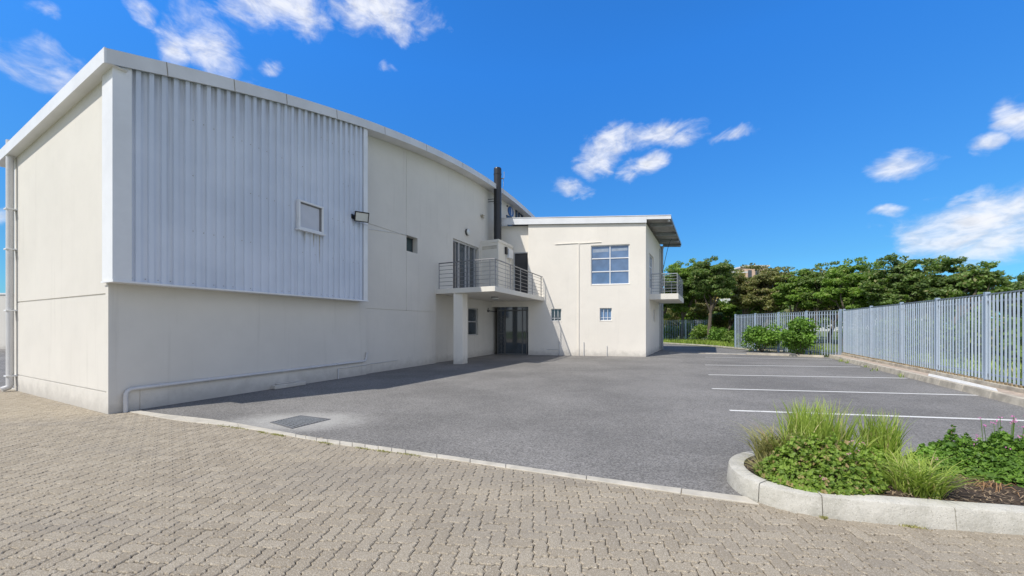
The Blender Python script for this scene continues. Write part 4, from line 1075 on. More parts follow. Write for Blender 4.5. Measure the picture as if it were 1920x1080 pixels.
# ------------------------------------------------------------------ kerb and strip under the fence
FKo = FK
kc = FK.s(1553)
g = G(); sk = -7.0; rk = random.Random(4)
while sk < kc-.1:
    L = min(1.0, kc-sk); hz = .15+rk.gauss(0, .004)
    P = [FK.xy(sk+.005, .0), FK.xy(sk+L-.005, .0), FK.xy(sk+L-.005, -.15), FK.xy(sk+.005, -.15)]
    P2_ = [FK.xy(sk+.005, -.035), FK.xy(sk+L-.005, -.035), FK.xy(sk+L-.005, -.15), FK.xy(sk+.005, -.15)]
    g.hexa([(p.x, p.y, -.03) for p in P]+[(p.x, p.y, hz) for p in P2_]); sk += L
tag(g.build('fence_kerb', M['kerb_far'], bevel=.008, origin=(0, 0, 0)), kind='structure')
far_l = [gp(1545, 670.3), gp(1480, 667.5), gp(1400, 665), gp(1320, 663), gp(1255, 662)]
g = G()
for a, b in zip(far_l, far_l[1:]):
    d = (b-a).normalized(); n = Vector((d.y, -d.x))
    h0 = .10 if a.x > gp(1400, 665).x+.1 else .02
    n = n if n.y > 0 else -n
    g.prism([a, b, b+n*.15, a+n*.15] if True else [], -.03, h0)
tag(g.build('back_kerb', M['kerb_far'], bevel=.006, origin=(0, 0, 0)), kind='structure')
g = G()
for a, b in zip(verge, verge[1:]):
    d = (b-a).normalized(); n = Vector((d.y, -d.x)); n = n if n.y > 0 else -n
    g.prism([a, b, b+n*.2, a+n*.2], -.03, .06)
tag(g.build('verge_kerb', M['kerb_far'], origin=(0, 0, 0)), kind='structure')
strip_poly = [FK.xy(-7, -.15), FK.xy(-7, -.62), FK.xy(kc+.6, -.62), FK.xy(kc, -.15)]
g = G(); g.prism(strip_poly, -.03, .135)
tag(g.build('brick_strip', M['brick_strip'], origin=(0, 0, 0)), kind='structure')
g = G(); q = [FK.xy(FK.s(1850), -.17), FK.xy(FK.s(1790), -.165), FK.xy(FK.s(1722), -.20), FK.xy(FK.s(1700), -.485), FK.xy(FK.s(1760), -.49), FK.xy(FK.s(1818), -.42)]
g.prism(q, .136, .142); tag(g.build('whitewashed_patch', M['white_line'], origin=(0, 0, 0)), kind='structure')
g = G(); wall_l = [FK.xy(-7, -.50), FK.xy(kc+.9, -.50), FK.xy(kc+.9, -.72), FK.xy(-7, -.72)]
g.prism(wall_l, -.03, .23); tag(g.build('fence_plinth', M['kerb_far'], bevel=.01, origin=(0, 0, 0)), kind='structure')
# raised grass bank and ground beyond the fence
gn = G(); bx = [FK.xy(-9, -.72), FK.xy(kc+.9, -.72)]
bank = [FK.xy(-9, -.72), FK.xy(kc+1.0, -.72), Vector((16.6, 27)), Vector((23, 38)), Vector((90, 60)), Vector((90, -10))]
gn.prism(bank, -.04, .16); tag(gn.build('grass_bank', M['ground'], origin=(0, 0, 0)), kind='structure')

# ------------------------------------------------------------------ palisade fences
PL = FK.off(-.60); 
def palisade(A, B, zb, h, nbay, label, pitch=.137, rail_lo=.10, at=None):
    A = Vector(A); B = Vector(B); L = (B-A).length; a = (B-A)/L
    n = Vector((a.y, -a.x)); 
    if n.dot(-(A+B)/2) < 0: n = -n
    fr = Fr(A, a, n)
    F_ = empty('palisade_fence', (A.x, A.y, zb), label, 'fence')
    posts = at or [L*k/nbay for k in range(nbay+1)]
    for p in posts:
        g = G(); g.fbox(fr, p-.045, p+.045, zb-.1, zb+h+.05, -.045, .045); g.build('post', M['galv'], F_, bevel=.006)
    for p, q in zip(posts, posts[1:]):
        g = G(); n_ = max(2, int(round((q-p)/pitch))); rr_ = random.Random(int(p*97)+5)
        for k in range(n_):
            c = p+(q-p)*(k+.5)/n_ + rr_.gauss(0, .003); w_ = .023; z0 = zb+rr_.uniform(.0, .02); z1 = zb+h-0.045; tl = rr_.gauss(0, .004)
            prof = [(-w_, .028), (-w_*.55, .05), (0, .034), (w_*.55, .05), (w_, .028)]
            for (x0, d0), (x1, d1) in zip(prof, prof[1:]):
                g.face([fr.P(c+x0, z0, d0), fr.P(c+x1, z0, d1), fr.P(c+x1+tl, z1, d1), fr.P(c+x0+tl, z1, d0)])
            # split head, bent outwards
            for sx_ in (-1, 1):
                g.face([fr.P(c+tl, z1, .034), fr.P(c+sx_*w_+tl, z1, .028), fr.P(c+sx_*w_*1.05+tl, z1+0.045, .03)])
        g.build('pale_panel', M['galv'], F_)
        for z, hh in ((zb+rail_lo, .045), (zb+h-.20, .045), (zb+h-.02, .03)):
            g = G(); g.fbox(fr, p+.047, q-.047, z, z+hh, -.03, .02); g.build('rail', M['galv_dark'], F_)
    return F_, fr
sc1 = PL.s(1583); Zt = PL.z(1850, 553); 
posts_px = [1583, 1633.6, 1690.6, 1757.8, 1850.3]
print('post s', [round(PL.s(p), 2) for p in posts_px], 'fence top', Zt, [round(PL.z(p, y), 2) for p, y in zip(posts_px, (577, 573, 567.5, 560.5, 549.4))])
FT = 2.31; zb_f = .27
Lf = sc1+6.5
f1, fr1 = palisade(PL.xy(sc1), PL.xy(-6.5), zb_f, FT-zb_f, 7, 'long galvanised palisade fence along the right side of the parking bays', .132, at=[sc1-PL.s(p) for p in posts_px]+[sc1-PL.s(1850.3)+2.75*k for k in (1, 2, 3)])
cor = PL.xy(sc1)
dy = FT-CH
Yl = (FT-CH)*F/(HY-590.5); lft = Vector(((1379-CX)/F*Yl, Yl))
print('mid fence', cor, lft)
f2, fr2 = palisade(cor+Vector((-.05, .15)), lft, .05, FT-.05, 4, 'short galvanised palisade fence behind the two bushes, running back from the corner', .15)
Yb = (2.1-CH)*F/(HY-603.0)
Yb = 44
f3, fr3 = palisade((lft.x+3.2, lft.y+9.5), (6.0, 39.5), .0, 2.1, 6, 'far palisade fence below the trees beyond the office block', .16)
# brick stubs under the near fence (spacers)
g = G(); rb = random.Random(8); s_ = -6.4
while s_ < sc1:
    h = rb.uniform(.035, .06); g.fbox(PL, s_, s_+rb.uniform(.05, .08), .228, .228+h, -.05, .06); s_ += .14
o = g.build('fence_spacer_bricks', M['brick_pale']); tag(o, 'row of small brown brick stubs under the bottom rail of the long fence', 'bricks', kind='stuff')

# ------------------------------------------------------------------ vegetation
def leaf_cloud(cent, rad, n, size, rng, upb=.5, elong=1.6, shell=.35):
    """n leaf quads scattered in an ellipsoid, returns verts (4n,3)"""
    d = rng.normal(size=(n, 3)); d /= np.linalg.norm(d, axis=1)[:, None]
    r = (shell + (1-shell)*rng.random(n)**0.6)[:, None]
    c = np.array(cent) + d*r*np.array(rad)
    nrm = rng.normal(size=(n, 3)) + np.array([0, 0, upb]) + d*.6; nrm /= np.linalg.norm(nrm, axis=1)[:, None]
    a = np.cross(nrm, rng.normal(size=(n, 3))); a /= np.linalg.norm(a, axis=1)[:, None]; b = np.cross(nrm, a)
    s = (size*(.6+.8*rng.random(n)))[:, None]
    return np.stack([c-a*s*elong*.5, c+b*s*.42+nrm*s*.08, c+a*s*elong*.5, c-b*s*.42+nrm*s*.08], axis=1).reshape(-1, 3)
def quads_obj(name, V_, m, parent):
    n = len(V_)//4; me = bpy.data.meshes.new(name)
    o0 = Vector((0, 0, 0)); q = parent
    while q is not None: o0 += Vector(q.location); q = q.parent
    me.vertices.add(len(V_)); me.vertices.foreach_set('co', (V_-np.array(o0)).astype(np.float32).ravel())
    me.loops.add(4*n); me.loops.foreach_set('vertex_index', np.arange(4*n, dtype=np.int32))
    me.polygons.add(n); me.polygons.foreach_set('loop_start', np.arange(0, 4*n, 4, dtype=np.int32)); me.polygons.foreach_set('loop_total', np.full(n, 4, dtype=np.int32))
    me.update(calc_edges=True); me.materials.append(m)
    o = bpy.data.objects.new(name, me); C.objects.link(o); o.parent = parent; return o
def tree(px, top, hw, Y, low, mat, seed, label, lean=0.15, dens=1.0, flat=.55, leaf=.125, group='trees beyond the fences', zb=0.0):
    rng = np.random.default_rng(seed); r_ = random.Random(seed)
    X = (px-CX)/F*Y; H = CH+(HY-top)/F*Y; W_ = hw/F*Y*1.08; zl = CH+(HY-low)/F*Y
    t = empty('tree', (X, Y, zb), label, 'tree', group)
    g = G(); bx, by = X-lean*H*.6, Y
    t.location = (bx, by, zb)
    fork = Vector((bx+lean*H*.25, by, zb+max(.8, (zl-zb)*.8)))
    g.tube([(bx, by, zb-.1), (bx+lean*H*.08, by+.05, zb+.5*(fork.z-zb)), fork], [.20, .15, .13], 8)
    tips = []; crown_c = Vector((X, Y, (zl+H)/2)); RZ = (H-zl)/2
    nl = 7
    for k in range(nl):
        a = 2*math.pi*k/nl+r_.uniform(-.4, .4)
        tip = Vector((X+math.cos(a)*W_*r_.uniform(.45, .85)+lean*.8, Y+math.sin(a)*W_*r_.uniform(.35, .7), crown_c.z+RZ*r_.uniform(-.55, .65)))
        mid = fork.lerp(tip, .5)+Vector((r_.uniform(-.3, .3), r_.uniform(-.3, .3), r_.uniform(-.1, .35)))
        g.tube([fork, mid, tip], [.085, .05, .02], 6); tips.append(tip)
        for q in range(3):
            t2 = mid.lerp(tip, r_.uniform(.2, .9))+Vector((r_.uniform(-.9, .9), r_.uniform(-.7, .7), r_.uniform(.0, .8)))*min(1, W_*.5)
            g.tube([mid.lerp(tip, .3), t2], [.03, .01], 5); tips.append(t2)
    g.build('trunk', M['bark'], t, smooth=True)
    clouds = []; nc = int(58*dens)
    for k in range(nc):
        if k < len(tips): c = tips[k]
        else:
            d = rng.normal(size=3); d /= np.linalg.norm(d); rr_ = rng.random()**.35
            c = Vector((X+d[0]*W_*rr_*.92, Y+d[1]*W_*rr_*.8, crown_c.z+d[2]*RZ*rr_*.92))
        hfrac = (c.z-crown_c.z)/RZ
        cr = W_*r_.uniform(.18, .38)
        cz2 = min(c.z, H-cr*flat*.8)
        clouds.append(leaf_cloud((c.x+lean*hfrac*W_*.6, c.y, cz2), (cr*1.25, cr*1.1, cr*flat*.85), int(400*dens*(cr/.55)**1.4), leaf, rng, .8))
    # loose sprays past the outline
    for k in range(34):
        a = r_.uniform(-.3, math.pi+.3); e = Vector((X+math.cos(a)*W_*1.02+lean*math.sin(a)*W_*.6, Y+r_.uniform(-.4, .4)*W_, crown_c.z+math.sin(a)*RZ*r_.uniform(.9, 1.04)))
        clouds.append(leaf_cloud(e, (.30, .25, .15), 34, leaf*.85, rng, .6))
    quads_obj('crown', np.concatenate(clouds), mat, t)
    return t
T = [(1240, 500, 34, 36, 600, 'leaf_tree', .05, 'dark leafy tree just right of the office downpipe, behind the side balcony'),
     (1283, 489, 36, 37, 585, 'leaf_tree3', .05, 'mid green tree rising behind the side balcony railing'),
     (1337, 483, 36, 34, 572, 'leaf_tree', .08, 'tall dark round-headed tree above the gap left of the yellow building'),
     (1405, 497, 34, 35, 582, 'leaf_tree2', .22, 'olive leaning tree in front of the yellow building'),
     (1452, 503, 36, 33, 590, 'leaf_tree2', .25, 'olive brown wind-bent tree right of the yellow building'),
     (1496, 506, 34, 31, 590, 'leaf_tree3', .2, 'bright green low tree above the short fence'),
     (1541, 494, 36, 30, 590, 'leaf_tree', .2, 'dark green tree above the fence corner'),
     (1600, 485, 40, 27, 592, 'leaf_tree3', .2, 'bright green topped tree just right of the fence corner'),
     (1664, 481, 34, 25, 595, 'leaf_tree', .25, 'green tree behind the second bay of the long fence'),
     (1718, 487, 32, 24, 595, 'leaf_tree', .3, 'loose-crowned tree behind the third bay of the long fence'),
     (1770, 482, 36, 23, 590, 'leaf_tree', .35, 'tall leaning tree behind the fourth bay of the long fence'),
     (1828, 496, 36, 22, 580, 'leaf_tree', .6, 'open wind-swept tree with branches reaching right against the sky'),
     (1912, 517, 44, 24, 600, 'leaf_tree', .1, 'lower tree at the far right edge above the fence')]
T += [(1310, 508, 30, 41, 604, 'leaf_tree2', .1, 'thin olive tree filling in behind the two trees over the side balcony'),
      (1375, 525, 24, 40, 606, 'leaf_tree3', .15, 'small light green tree low against the yellow building'),
      (1432, 516, 34, 39, 606, 'leaf_tree', .2, 'low dark tree in the second row behind the left part of the short fence'),
      (1520, 508, 34, 36, 604, 'leaf_tree2', .2, 'dry olive tree in the second row behind the fence corner'),
      (1575, 500, 32, 33, 604, 'leaf_tree2', .25, 'brownish tree in the second row between two greener crowns at the fence corner'),
      (1636, 496, 34, 31, 606, 'leaf_tree', .3, 'feathery tree in the second row above the first bay of the long fence'),
      (1745, 502, 34, 29, 606, 'leaf_tree2', .3, 'olive tree in the second row above the third bay of the long fence')]
for k, (px, top, hw, Y, low, mt, ln, lab) in enumerate(T):
    tree(px, top, hw, Y, low, M[mt], 100+k*7, lab, lean=ln, dens=.72 if ln > .5 else 1.0)

def bush(X, Y, zb, rx, rz, mat, seed, label, n=3800, leaf=.09, name='shrub', cat='shrub', group=None, ry=None, blobs=16):
    rng = np.random.default_rng(seed); ry = ry or rx
    t = empty(name, (X, Y, zb), label, cat, group)
    g = G(); r_ = random.Random(seed); cl = []
    for k in range(9):
        a = 6.28*k/9; e = (X+math.cos(a)*rx*.6, Y+math.sin(a)*ry*.6, zb+rz*r_.uniform(.8, 1.5)); g.tube([(X, Y, zb-.05), ((X+e[0])/2, (Y+e[1])/2, zb+rz*.5), e], [.018, .012, .005], 5)
    g.build('stems', M['bark'], t)
    for k in range(blobs):
        d = rng.normal(size=3); d /= np.linalg.norm(d); f = rng.random()**.4*.7
        cr = rx*r_.uniform(.36, .6)
        cl.append(leaf_cloud((X+d[0]*rx*f, Y+d[1]*ry*f, zb+max(cr*.5, rz+d[2]*rz*f)), (cr, cr, cr*.75), n//blobs, leaf, rng, .6, 1.4))
    quads_obj('foliage', np.concatenate(cl), mat, t); return t
# two bushes at the short fence, hedge-like shrubs beyond
for (px, bot, hwpx, top, seed, lab) in ((1428, 660, 36, 598, 1, 'rounded green shrub growing against the short fence, the left one of two'), (1499, 668, 38, 596, 2, 'larger rounded green shrub growing against the short fence near the corner')):
    q = gp(px, bot); q = Vector((q.x, q.y)); H_ = (bot-top)/F*q.y
    bush(q.x, q.y, 0, hwpx/F*q.y, H_*.5, M['leaf_shrub'], seed, lab, 5200, .10)
vg = [(1262, 641, 18, 610), (1290, 641, 20, 604), (1322, 643, 22, 606), (1352, 645, 20, 612), (1378, 648, 16, 618)]
for k, (px, bot, hwpx, top) in enumerate(vg):
    q = gp(px, bot); H_ = (bot-top)/F*q.y
    bush(q.x, q.y+.5, 0, hwpx/F*q.y, H_*.5, M['leaf_shrub' if k % 2 else 'leaf_tree3'], 30+k, 'weedy green shrub on the grass verge, number %s from the office' % ('one', 'two', 'three', 'four', 'five')[k] if False else ['tuft of tall weeds beside the office downpipe on the verge', 'bushy green weeds under the side balcony', 'leafy verge shrub in front of the far fence', 'dark leafy verge shrub between the far fence and kerb', 'small verge shrub at the near end of the far fence'][k], 2600, .12)
for k, (px, top, hwpx, Y) in enumerate([(1300, 556, 36, 42), (1347, 572, 30, 43), (1395, 570, 30, 36), (1262, 562, 32, 43)]):
    X = (px-CX)/F*Y; H_ = CH+(HY-top)/F*Y
    bush(X, Y, 0, hwpx/F*Y, H_*.5, M['leaf_tree3' if k % 2 == 0 else 'leaf_tree2'], 50+k, ['pale green bushy shrub above the far fence behind the balcony', 'low spreading green shrub over the far fence', 'rounded shrub where the far fence meets the short fence', 'shrub over the far fence close to the office corner'][k], 4200, .16)
# shrubs behind the long fence
for k, (px, top, Y) in enumerate([(1620, 600, 20), (1700, 598, 17), (1790, 600, 15), (1880, 596, 13.5), (1960, 590, 12)]):
    X = (px-CX)/F*Y+.8; H_ = CH+(HY-top)/F*Y
    bush(X, Y, .1, 1.5, H_*.5, M['leaf_tree'], 70+k, ['dark shrub seen through the first bay of the long fence', 'dark shrub seen through the third bay of the long fence', 'dark shrub seen through the fourth bay of the long fence', 'dark shrub seen through the nearest visible bay of the long fence', 'dark shrub behind the long fence at the right edge'][k], 3000, .14)
# a band of tall wood behind everything (reads as one mass)
rng = np.random.default_rng(5); cl = []
for k in range(70):
    X = 16+k*1.1+rng.normal()*.5; Y = 50+rng.normal()*2 - max(0, (X-45))*.5; cl.append(leaf_cloud((X, Y, 2.2+rng.random()*1.6), (1.8, 1.5, 1.6), 300, .32, rng, .5))
wd = empty('woodland', (50, 48, 0)); tag(wd, 'far-off band of dark bushes and trees behind the fence trees', 'woodland', kind='stuff')
quads_obj('foliage', np.concatenate([c for c in cl if True]), M['leaf_tree'], wd)

def blades(pts, hmin, hmax, wd_, rng, spread=.25, curve=.5, seg=4):
    """curved tapered strips; returns verts, faces"""
    V_, F_ = [], []
    for (x, y, z) in pts:
        h = rng.uniform(hmin, hmax); a = rng.uniform(0, 6.283); l = rng.uniform(.1, 1)*spread*h; w_ = wd_*rng.uniform(.6, 1.3)
        dx, dy = math.cos(a), math.sin(a); px_, py_ = -dy, dx; fa = rng.uniform(-.9, .9); px_, py_ = px_*math.cos(fa)-py_*math.sin(fa), px_*math.sin(fa)+py_*math.cos(fa)
        b = len(V_); cv = rng.uniform(.2, 1)*curve*h
        for k in range(seg+1):
            t = k/seg; ww = w_*(1-t**1.7)*.5+.0004
            cx_, cy_ = x+dx*(l*t+cv*t**2.6), y+dy*(l*t+cv*t**2.6); cz_ = z+h*(t-.28*curve*t**3)
            V_ += [(cx_-px_*ww, cy_-py_*ww, cz_), (cx_+px_*ww, cy_+py_*ww, cz_)]
        for k in range(seg): F_.append((b+2*k, b+2*k+1, b+2*k+3, b+2*k+2))
    g = G(); g.v = V_; g.f = F_; return g
# verge grass
rv = random.Random(21); pts_ = []
vp = [gp(1238, 642.5), gp(1330, 648), gp(1400, 654.5), gp(1480, 658.5), gp(1560, 662)]
for k in range(9000):
    t = rv.random()*(len(vp)-1); i = int(t); q = lerp(vp[i], vp[i+1], t-i)
    dpt = rv.random()**1.3*(7 if i < 2 else 2.0); pts_.append((q.x+rv.gauss(0, .1)+dpt*.25, q.y+.22+dpt, 0))
g = blades(pts_, .15, .50, .03, rv, .5, .5, 2); o = g.build('verge_grass', M['grassb'], origin=(0, 0, 0)); tag(o, 'bright green grass along the verge by the back kerb', 'grass', kind='stuff')
pts_ = []
for k in range(1500):
    s_ = rv.uniform(-2, sc1); q = PL.xy(s_, -rv.uniform(.2, 3.5)); pts_.append((q.x, q.y, .15))
g = blades(pts_, .2, .6, .03, rv, .5, .5, 3); o = g.build('bank_grass', M['grassb'], origin=(0, 0, 0)); tag(o, 'long grass on the bank behind the long fence', 'grass', kind='stuff')
pts_ = []
for (px, py, n) in ((1578, 677, 30), (1590, 680, 20), (1622, 688, 14), (1640, 694, 10), (1690, 706, 18)):
    for k in range(n):
        q = gp(px+rv.gauss(0, 4), py+.5+rv.gauss(0, 1.2)); pts_.append((q.x, q.y, 0))
g = blades(pts_, .06, .16, .018, rv, .6, .6, 3); o = g.build('kerb_weeds', M['grassb'], origin=(0, 0, 0)); tag(o, 'weeds sprouting at the foot of the kerb before the long fence', 'weeds', kind='stuff')

# ------------------------------------------------------------------ planter island
PLc = catmull(pl[1:-1], 5)
PLc = [pl[0]] + PLc + [pl[-1]]
def inset(P, d):
    out = []
    for k in range(len(P)):
        a = P[max(0, k-1)]; b = P[min(len(P)-1, k+1)]; e = (b-a).normalized(); n = Vector((e.y, -e.x)); out.append(P[k]+n*d)
    return out
ctrp = Vector((5.0, 3.3))
test = inset(PLc, .1); sg_ = 1 if (test[20]-ctrp).length < (PLc[20]-ctrp).length else -1
kh = .165
pln = empty('planter_island', (3.2, 3.55, 0), 'raised concrete kerbed planting island with a rounded end in the foreground', 'planter')
L0 = PLc; L1 = inset(PLc, sg_*.014); L2 = inset(PLc, sg_*.030); L3 = inset(PLc, sg_*.15); L4 = inset(PLc, sg_*.152)
cum = [0]
for a, b in zip(PLc, PLc[1:]): cum.append(cum[-1]+(b-a).length)
def at_(P, s_):
    for k in range(len(cum)-1):
        if s_ <= cum[k+1] or k == len(cum)-2:
            f = (s_-cum[k])/(cum[k+1]-cum[k]); return P[k]+(P[k+1]-P[k])*f
# joints measured on the front face
def near_s(p): return cum[min(range(len(PLc)), key=lambda k: (PLc[k]-p).length)]
jf = [cum[0]]
def s_of(px, py):
    p = gp(px, py); best = min(((at_(PLc, cum[-1]*k/2000)-p).length, cum[-1]*k/2000) for k in range(2001)); return best[1]
joints = sorted([s_of(1793, 993.4), s_of(1543, 970.5), s_of(1421, 942.5)])
d0 = joints[1]-joints[0]
joints = [joints[0]-d0*k for k in range(int(joints[0]//d0), 0, -1)] + joints
while joints[-1]+.75 < cum[-1]: joints.append(joints[-1]+(.5 if joints[-1] < s_of(1421, 942.5)+1.6 else .9))
joints = [0.0]+joints+[cum[-1]]
rj = random.Random(6)
for a, b in zip(joints, joints[1:]):
    if b-a < .05: continue
    g = G(); n = max(3, int((b-a)/.06)); gap = .0035; hz = kh+rj.gauss(0, .002)
    ts = [a+gap+(b-a-2*gap)*k/n for k in range(n+1)]
    rings = []
    for t in ts:
        base = len(g.v)
        p0, p1, p2, p3, p4 = at_(L0, t), at_(L1, t), at_(L2, t), at_(L3, t), at_(L4, t)
        g.v += [(p0.x, p0.y, -.03), (p0.x, p0.y, .01), (p1.x, p1.y, hz-.020), (lerp(p1, p2, .35).x, lerp(p1, p2, .35).y, hz-.006), (p2.x, p2.y, hz), (p3.x, p3.y, hz), (p4.x, p4.y, -.03)]
    for k in range(n):
        for q in range(6): g.f.append((k*7+q, (k+1)*7+q, (k+1)*7+q+1, k*7+q+1))
    g.f.append(tuple(range(6, -1, -1))); g.f.append(tuple(n*7+q for q in range(7)))
    o = g.build('kerb_stone', M['kerb_grey'], pln, smooth=True)
# soil: bumpy sheet inside the kerb
g = G(); nx, ny = 90, 24; rs2 = random.Random(3)
soil_in = [(p.x, p.y) for p in L3]
import bisect
for j in range(ny+1):
    for i in range(nx+1):
        x = 2.1+i*(9.2-2.1)/nx; off = (x-2.1)*-.213; y = 3.15+off+(1.25)*j/ny
        g.v.append((x, y, .10+rs2.uniform(-.012, .014)+.05*math.sin(math.pi*j/ny)))
for j in range(ny):
    for i in range(nx):
        a = j*(nx+1)+i; c = [(g.v[q][0], g.v[q][1]) for q in (a, a+1, a+nx+2, a+nx+1)]
        if all(inside([(p.x, p.y) for p in L2], *p) for p in c): g.f.append((a, a+1, a+nx+2, a+nx+1))
g.build('soil', M['mulch'], pln)
g = G()   # bark chips
for k in range(2600):
    x = rs2.uniform(2.3, 5.4); y = 3.15-(x-2.1)*.213+rs2.uniform(.02, 1.2)
    if not inside(soil_in, x, y): continue
    a = rs2.uniform(0, 6.28); l = rs2.uniform(.006, .022); w_ = rs2.uniform(.002, .005); z = .125+rs2.uniform(0, .02)+.05*.5
    dx, dy = math.cos(a), math.sin(a); tz = rs2.gauss(0, .005)
    g.face([(x-dx*l-dy*w_, y-dy*l+dx*w_, z-tz), (x-dx*l+dy*w_, y-dy*l-dx*w_, z-tz), (x+dx*l+dy*w_, y+dy*l-dx*w_, z+tz), (x+dx*l-dy*w_, y+dy*l+dx*w_, z+tz)])
o = g.build('bark_mulch', M['twig'], pln); o['kind'] = 'stuff'

def clump(px, basepy, topy, wpx, n, seed, label, m='blade', hm=.55, curve=.22, spread=.28, wblade=.015, cat='plant', name='strap_leaf_plant', group=None):
    Y = (CH-.15)*F/(basepy-HY); X = (px-CX)/F*Y; H = CH-(topy-HY)/F*Y-.15; Rr = wpx/F*Y*.5
    r_ = random.Random(seed); pts_ = []
    for k in range(n):
        a = r_.uniform(0, 6.28); r0 = r_.random()**.6*Rr*.6; pts_.append((X+math.cos(a)*r0, Y+math.sin(a)*r0*.8, .13))
    t = empty(name, (X, Y, .13), label, cat, group)
    g = blades(pts_, H*hm, H*1.05, wblade, r_, spread, curve, 5); g.build('leaves', M[m], t)
    return t, X, Y, H
def geranium(px, basepy, topy, wpx, seed, label, n=2600, flowers=8, fm='flower_pale', leaf=.023, mat='leaf_ger'):
    Y = (CH-.15)*F/(basepy-HY); X = (px-CX)/F*Y; H = CH-(topy-HY)/F*Y-.15; Rr = wpx/F*Y*.5
    rng = np.random.default_rng(seed); r_ = random.Random(seed)
    t = empty('leafy_shrub', (X, Y, .13), label, 'shrub')
    # rounded lobed leaves: each a 7-point fan slightly cupped, carried on stems
    g = G(); st = G()
    hx = [r_.uniform(0, 6.28) for q in range(6)]
    for k in range(int(n*1.9)):
        a = r_.uniform(0, 6.283); f = r_.random()**.5*1.04; e = r_.uniform(.12, 1.0)
        x = X+math.cos(a)*Rr*f; y = Y+math.sin(a)*Rr*.75*f; top = .15+H*max(.14, (1-f**2.4))*(.74+.24*math.sin(3*a+hx[0])*f+.13*math.sin(17*x+hx[1])*math.sin(15*y+hx[2])+.17*math.sin(37*x+hx[3])*math.sin(33*y+hx[4])+.05*r_.random())
        z = top*(.45+.55*e**.4)
        nr = Vector((math.cos(a)*f*.8+r_.gauss(0, .75), math.sin(a)*f*.8+r_.gauss(0, .75), .8)).normalized()
        ax_ = nr.orthogonal().normalized(); ax_.rotate(__import__('mathutils').Quaternion(nr, r_.uniform(0, 6.28))); bx_ = nr.cross(ax_)
        s_ = leaf*r_.uniform(.40, 1.2); c = Vector((x, y, z)); b = len(g.v); g.v.append(tuple(c-nr*s_*.25))
        lob = 10
        for q in range(lob):
            th_ = 2*math.pi*q/lob+.3; rr_ = s_*(1.0 if q % 2 == 0 else .68)*(1 if q else .35); p = c+ax_*math.cos(th_)*rr_+bx_*math.sin(th_)*rr_
            g.v.append(tuple(p))
        for q in range(lob): g.f.append((b, b+1+q, b+1+(q+1) % lob))
        if k % 9 == 0: st.tube([(X+(x-X)*.4, Y+(y-Y)*.4, .12), (x, y, z-.005)], [.004, .002], 4, False)
    g.build('foliage', M[mat], t); st.build('stems', M['twig'], t)
    if flowers:
        g = G()
        for k in range(flowers):
            a = r_.uniform(0, 6.28); f = r_.uniform(.2, .95); c = Vector((X+math.cos(a)*Rr*f, Y-abs(math.sin(a))*Rr*.7*f, .17+H*(1-f**2.2)*.95+.02))
            for q in range(9):
                o_ = Vector((r_.gauss(0, .012), r_.gauss(0, .012), r_.gauss(0, .01))); s_ = .006
                d1 = Vector((r_.gauss(0, 1), r_.gauss(0, 1), r_.gauss(0, 1))).normalized()*s_; d2 = d1.orthogonal().normalized()*s_
                g.face([c+o_-d1, c+o_-d2, c+o_+d1, c+o_+d2])
        g.build('flowers', M[fm], t)
    return t
clump(1528, 862, 742, 165, 820, 1, 'tallest clump of yellow-green strap leaves at the left of the planter', hm=.45)
clump(1458, 866, 778, 120, 480, 2, 'thin drooping clump of dry strap leaves beside the rounded kerb end', m='blade_dry', curve=.9, hm=.35)
clump(1648, 862, 762, 100, 360, 3, 'upright bright green strap-leaf clump in the middle of the planter', hm=.45)
clump(1722, 921, 838, 125, 520, 4, 'low spreading grassy clump at the front of the planter', hm=.3, curve=.8, spread=.7, wblade=.011)
clump(1437, 890, 845, 60, 180, 5, 'short straggly grass tuft against the left kerb of the planter', m='blade_dry', hm=.3, curve=1.0, spread=.8, wblade=.009)
clump(1690, 880, 822, 110, 260, 12, 'fine grassy tuft between the upright clump and the right-hand shrubs', hm=.3, curve=.9, spread=.8, wblade=.009)
geranium(1532, 897, 806, 205, 6, 'low mounded scalloped-leaf shrub with dusty pink flowers at the planter front', 3600, 4)
clump(1500, 880, 772, 110, 170, 13, 'loose strap leaves rising through the front leafy mound', hm=.4, spread=.5, curve=.4)
clump(1585, 876, 790, 120, 170, 14, 'dark green strap leaves between the two tall grass clumps', hm=.35, spread=.5, curve=.5)
geranium(1786, 868, 797, 46, 15, 'narrow leafy sprig standing above the bushes to its right', 260, 0, mat='leaf_shrub')
geranium(1742, 880, 832, 90, 16, 'small green leafy mound at the left foot of the right-hand bushes', 900, 1, mat='leaf_shrub')
geranium(1620, 893, 828, 120, 7, 'small leafy mound right of the pink-flowered shrub', 1300, 2, 'flower_pale')
geranium(1800, 878, 812, 130, 8, 'fresh green leafy shrub right of the middle, behind the bare mulch', 2100, 4, 'flower', mat='leaf_shrub')
geranium(1905, 893, 802, 170, 9, 'dense green leafy shrub at the right edge of the picture', 3000, 5, 'flower', mat='leaf_shrub')
geranium(2040, 900, 806, 180, 10, 'leafy shrub further along the planter beyond the right edge', 1500, 0, mat='leaf_shrub')
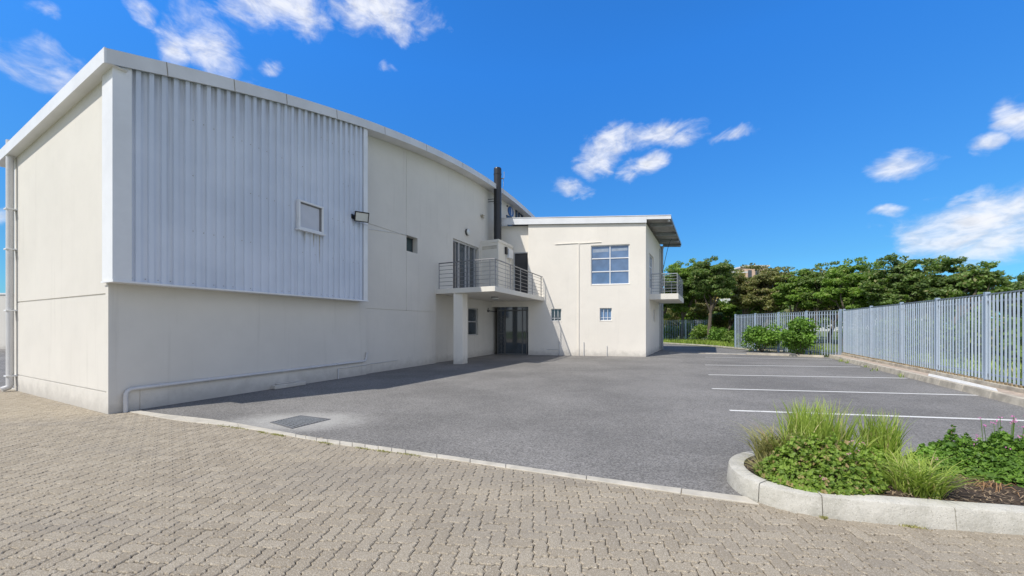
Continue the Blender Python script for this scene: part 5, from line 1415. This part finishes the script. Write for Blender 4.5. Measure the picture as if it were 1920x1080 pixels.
# tall pink flower stems behind the right shrub
r_ = random.Random(44); Y = 3.9; X0 = (1880-CX)/F*Y
t = empty('flowering_plant', (X0, Y, .13), 'thin stems with magenta flowers standing above the right-hand shrubs', 'flower'); g = G(); g2 = G()
for k in range(13):
    px = r_.uniform(1835, 1935); py = r_.uniform(778, 800); x = (px-CX)/F*Y; z = CH-(py-HY)/F*Y; yy = Y+r_.gauss(0, .05)
    g.tube([(X0+(x-X0)*.5, Y, .13), (X0+(x-X0)*.85, yy, z*.6), (x, yy, z)], [.003, .0025, .002], 4, False)
    for q in range(9):
        c = Vector((x, yy, z))+Vector((r_.gauss(0, .012), r_.gauss(0, .012), r_.gauss(0, .009))); d1 = Vector((r_.gauss(0, 1), r_.gauss(0, 1), r_.gauss(0, 1))).normalized()*.006; d2 = d1.orthogonal().normalized()*.006
        g2.face([c-d1, c-d2, c+d1, c+d2])
g.build('stems', M['leaf_shrub'], t); g2.build('flowers', M['flower'], t)
# dry orange stalks on mulch
g = G(); c0 = gp(1870, 915, .15)
for k in range(26):
    x = c0.x+r_.gauss(0, .07); y = c0.y+r_.gauss(0, .05); a = r_.uniform(0, 6.28); g.tube([(x, y, .14), (x+math.cos(a)*.07, y+math.sin(a)*.05, .17+r_.random()*.05), (x+math.cos(a)*.12, y+math.sin(a)*.08, .15)], [.003, .003, .002], 4, False)
o = g.build('dry_stalks', simple('orange_dry_stalk', (.34, .20, .10), .9)); tag(o, 'tangle of dry orange stalks on the mulch under the right shrub', 'dead plant')

# ------------------------------------------------------------------ buildings beyond the trees
def block(px0, px1, top, Y, dep, m, label, name='apartment_building', floors=3, cols=4, win=M['glass'], roofm=None):
    X0, X1 = (px0-CX)/F*Y, (px1-CX)/F*Y; H = CH+(HY-top)/F*Y
    t = empty(name, ((X0+X1)/2, Y, 0), label, 'building')
    g = G(); g.box(X0, X1, Y, Y+dep, 0, H); g.build('wall', m, t)
    g = G(); g.box(X0-.3, X1+.3, Y-.3, Y+dep+.3, H, H+.35); g.build('roof', roofm or M['pale_wall'], t)
    for f_ in range(floors):
        for c in range(cols):
            x = X0+(X1-X0)*(c+.5)/cols; z = H*(f_+.35)/floors; w_ = (X1-X0)/cols*.25; h = H/floors*.22
            q = G(); q.box(x-w_, x+w_, Y-.06, Y+.05, z, z+2*h); q.build('window', win, t)
    return t, X0, X1, H
t, X0, X1, H = block(1366, 1398, 512, 85, 10, M['yellow'], 'yellow apartment building half hidden behind the leaning trees', floors=4, cols=2)
for k in range(3):
    g = G(); z = H*(k+1)/4; g.box(X0-2.2, X0-.05, 83.6, 86, z, z+.9); g.build('balcony', M['pale_wall'], t)
block(1399, 1440, 500, 92, 10, M['peach'], 'peach coloured building showing between the tree tops', floors=4, cols=3)
block(1318, 1362, 568, 95, 12, M['blue_wall'], 'low blue building seen under the tree crowns', 'distant_building', 2, 4)
block(1255, 1312, 575, 90, 12, M['pale_wall'], 'low white building seen through the trees behind the balcony', 'distant_building', 2, 4)
block(1440, 1760, 572, 110, 12, M['pale_wall'], 'long pale building far behind the trees above the fence', 'distant_building', 2, 14)
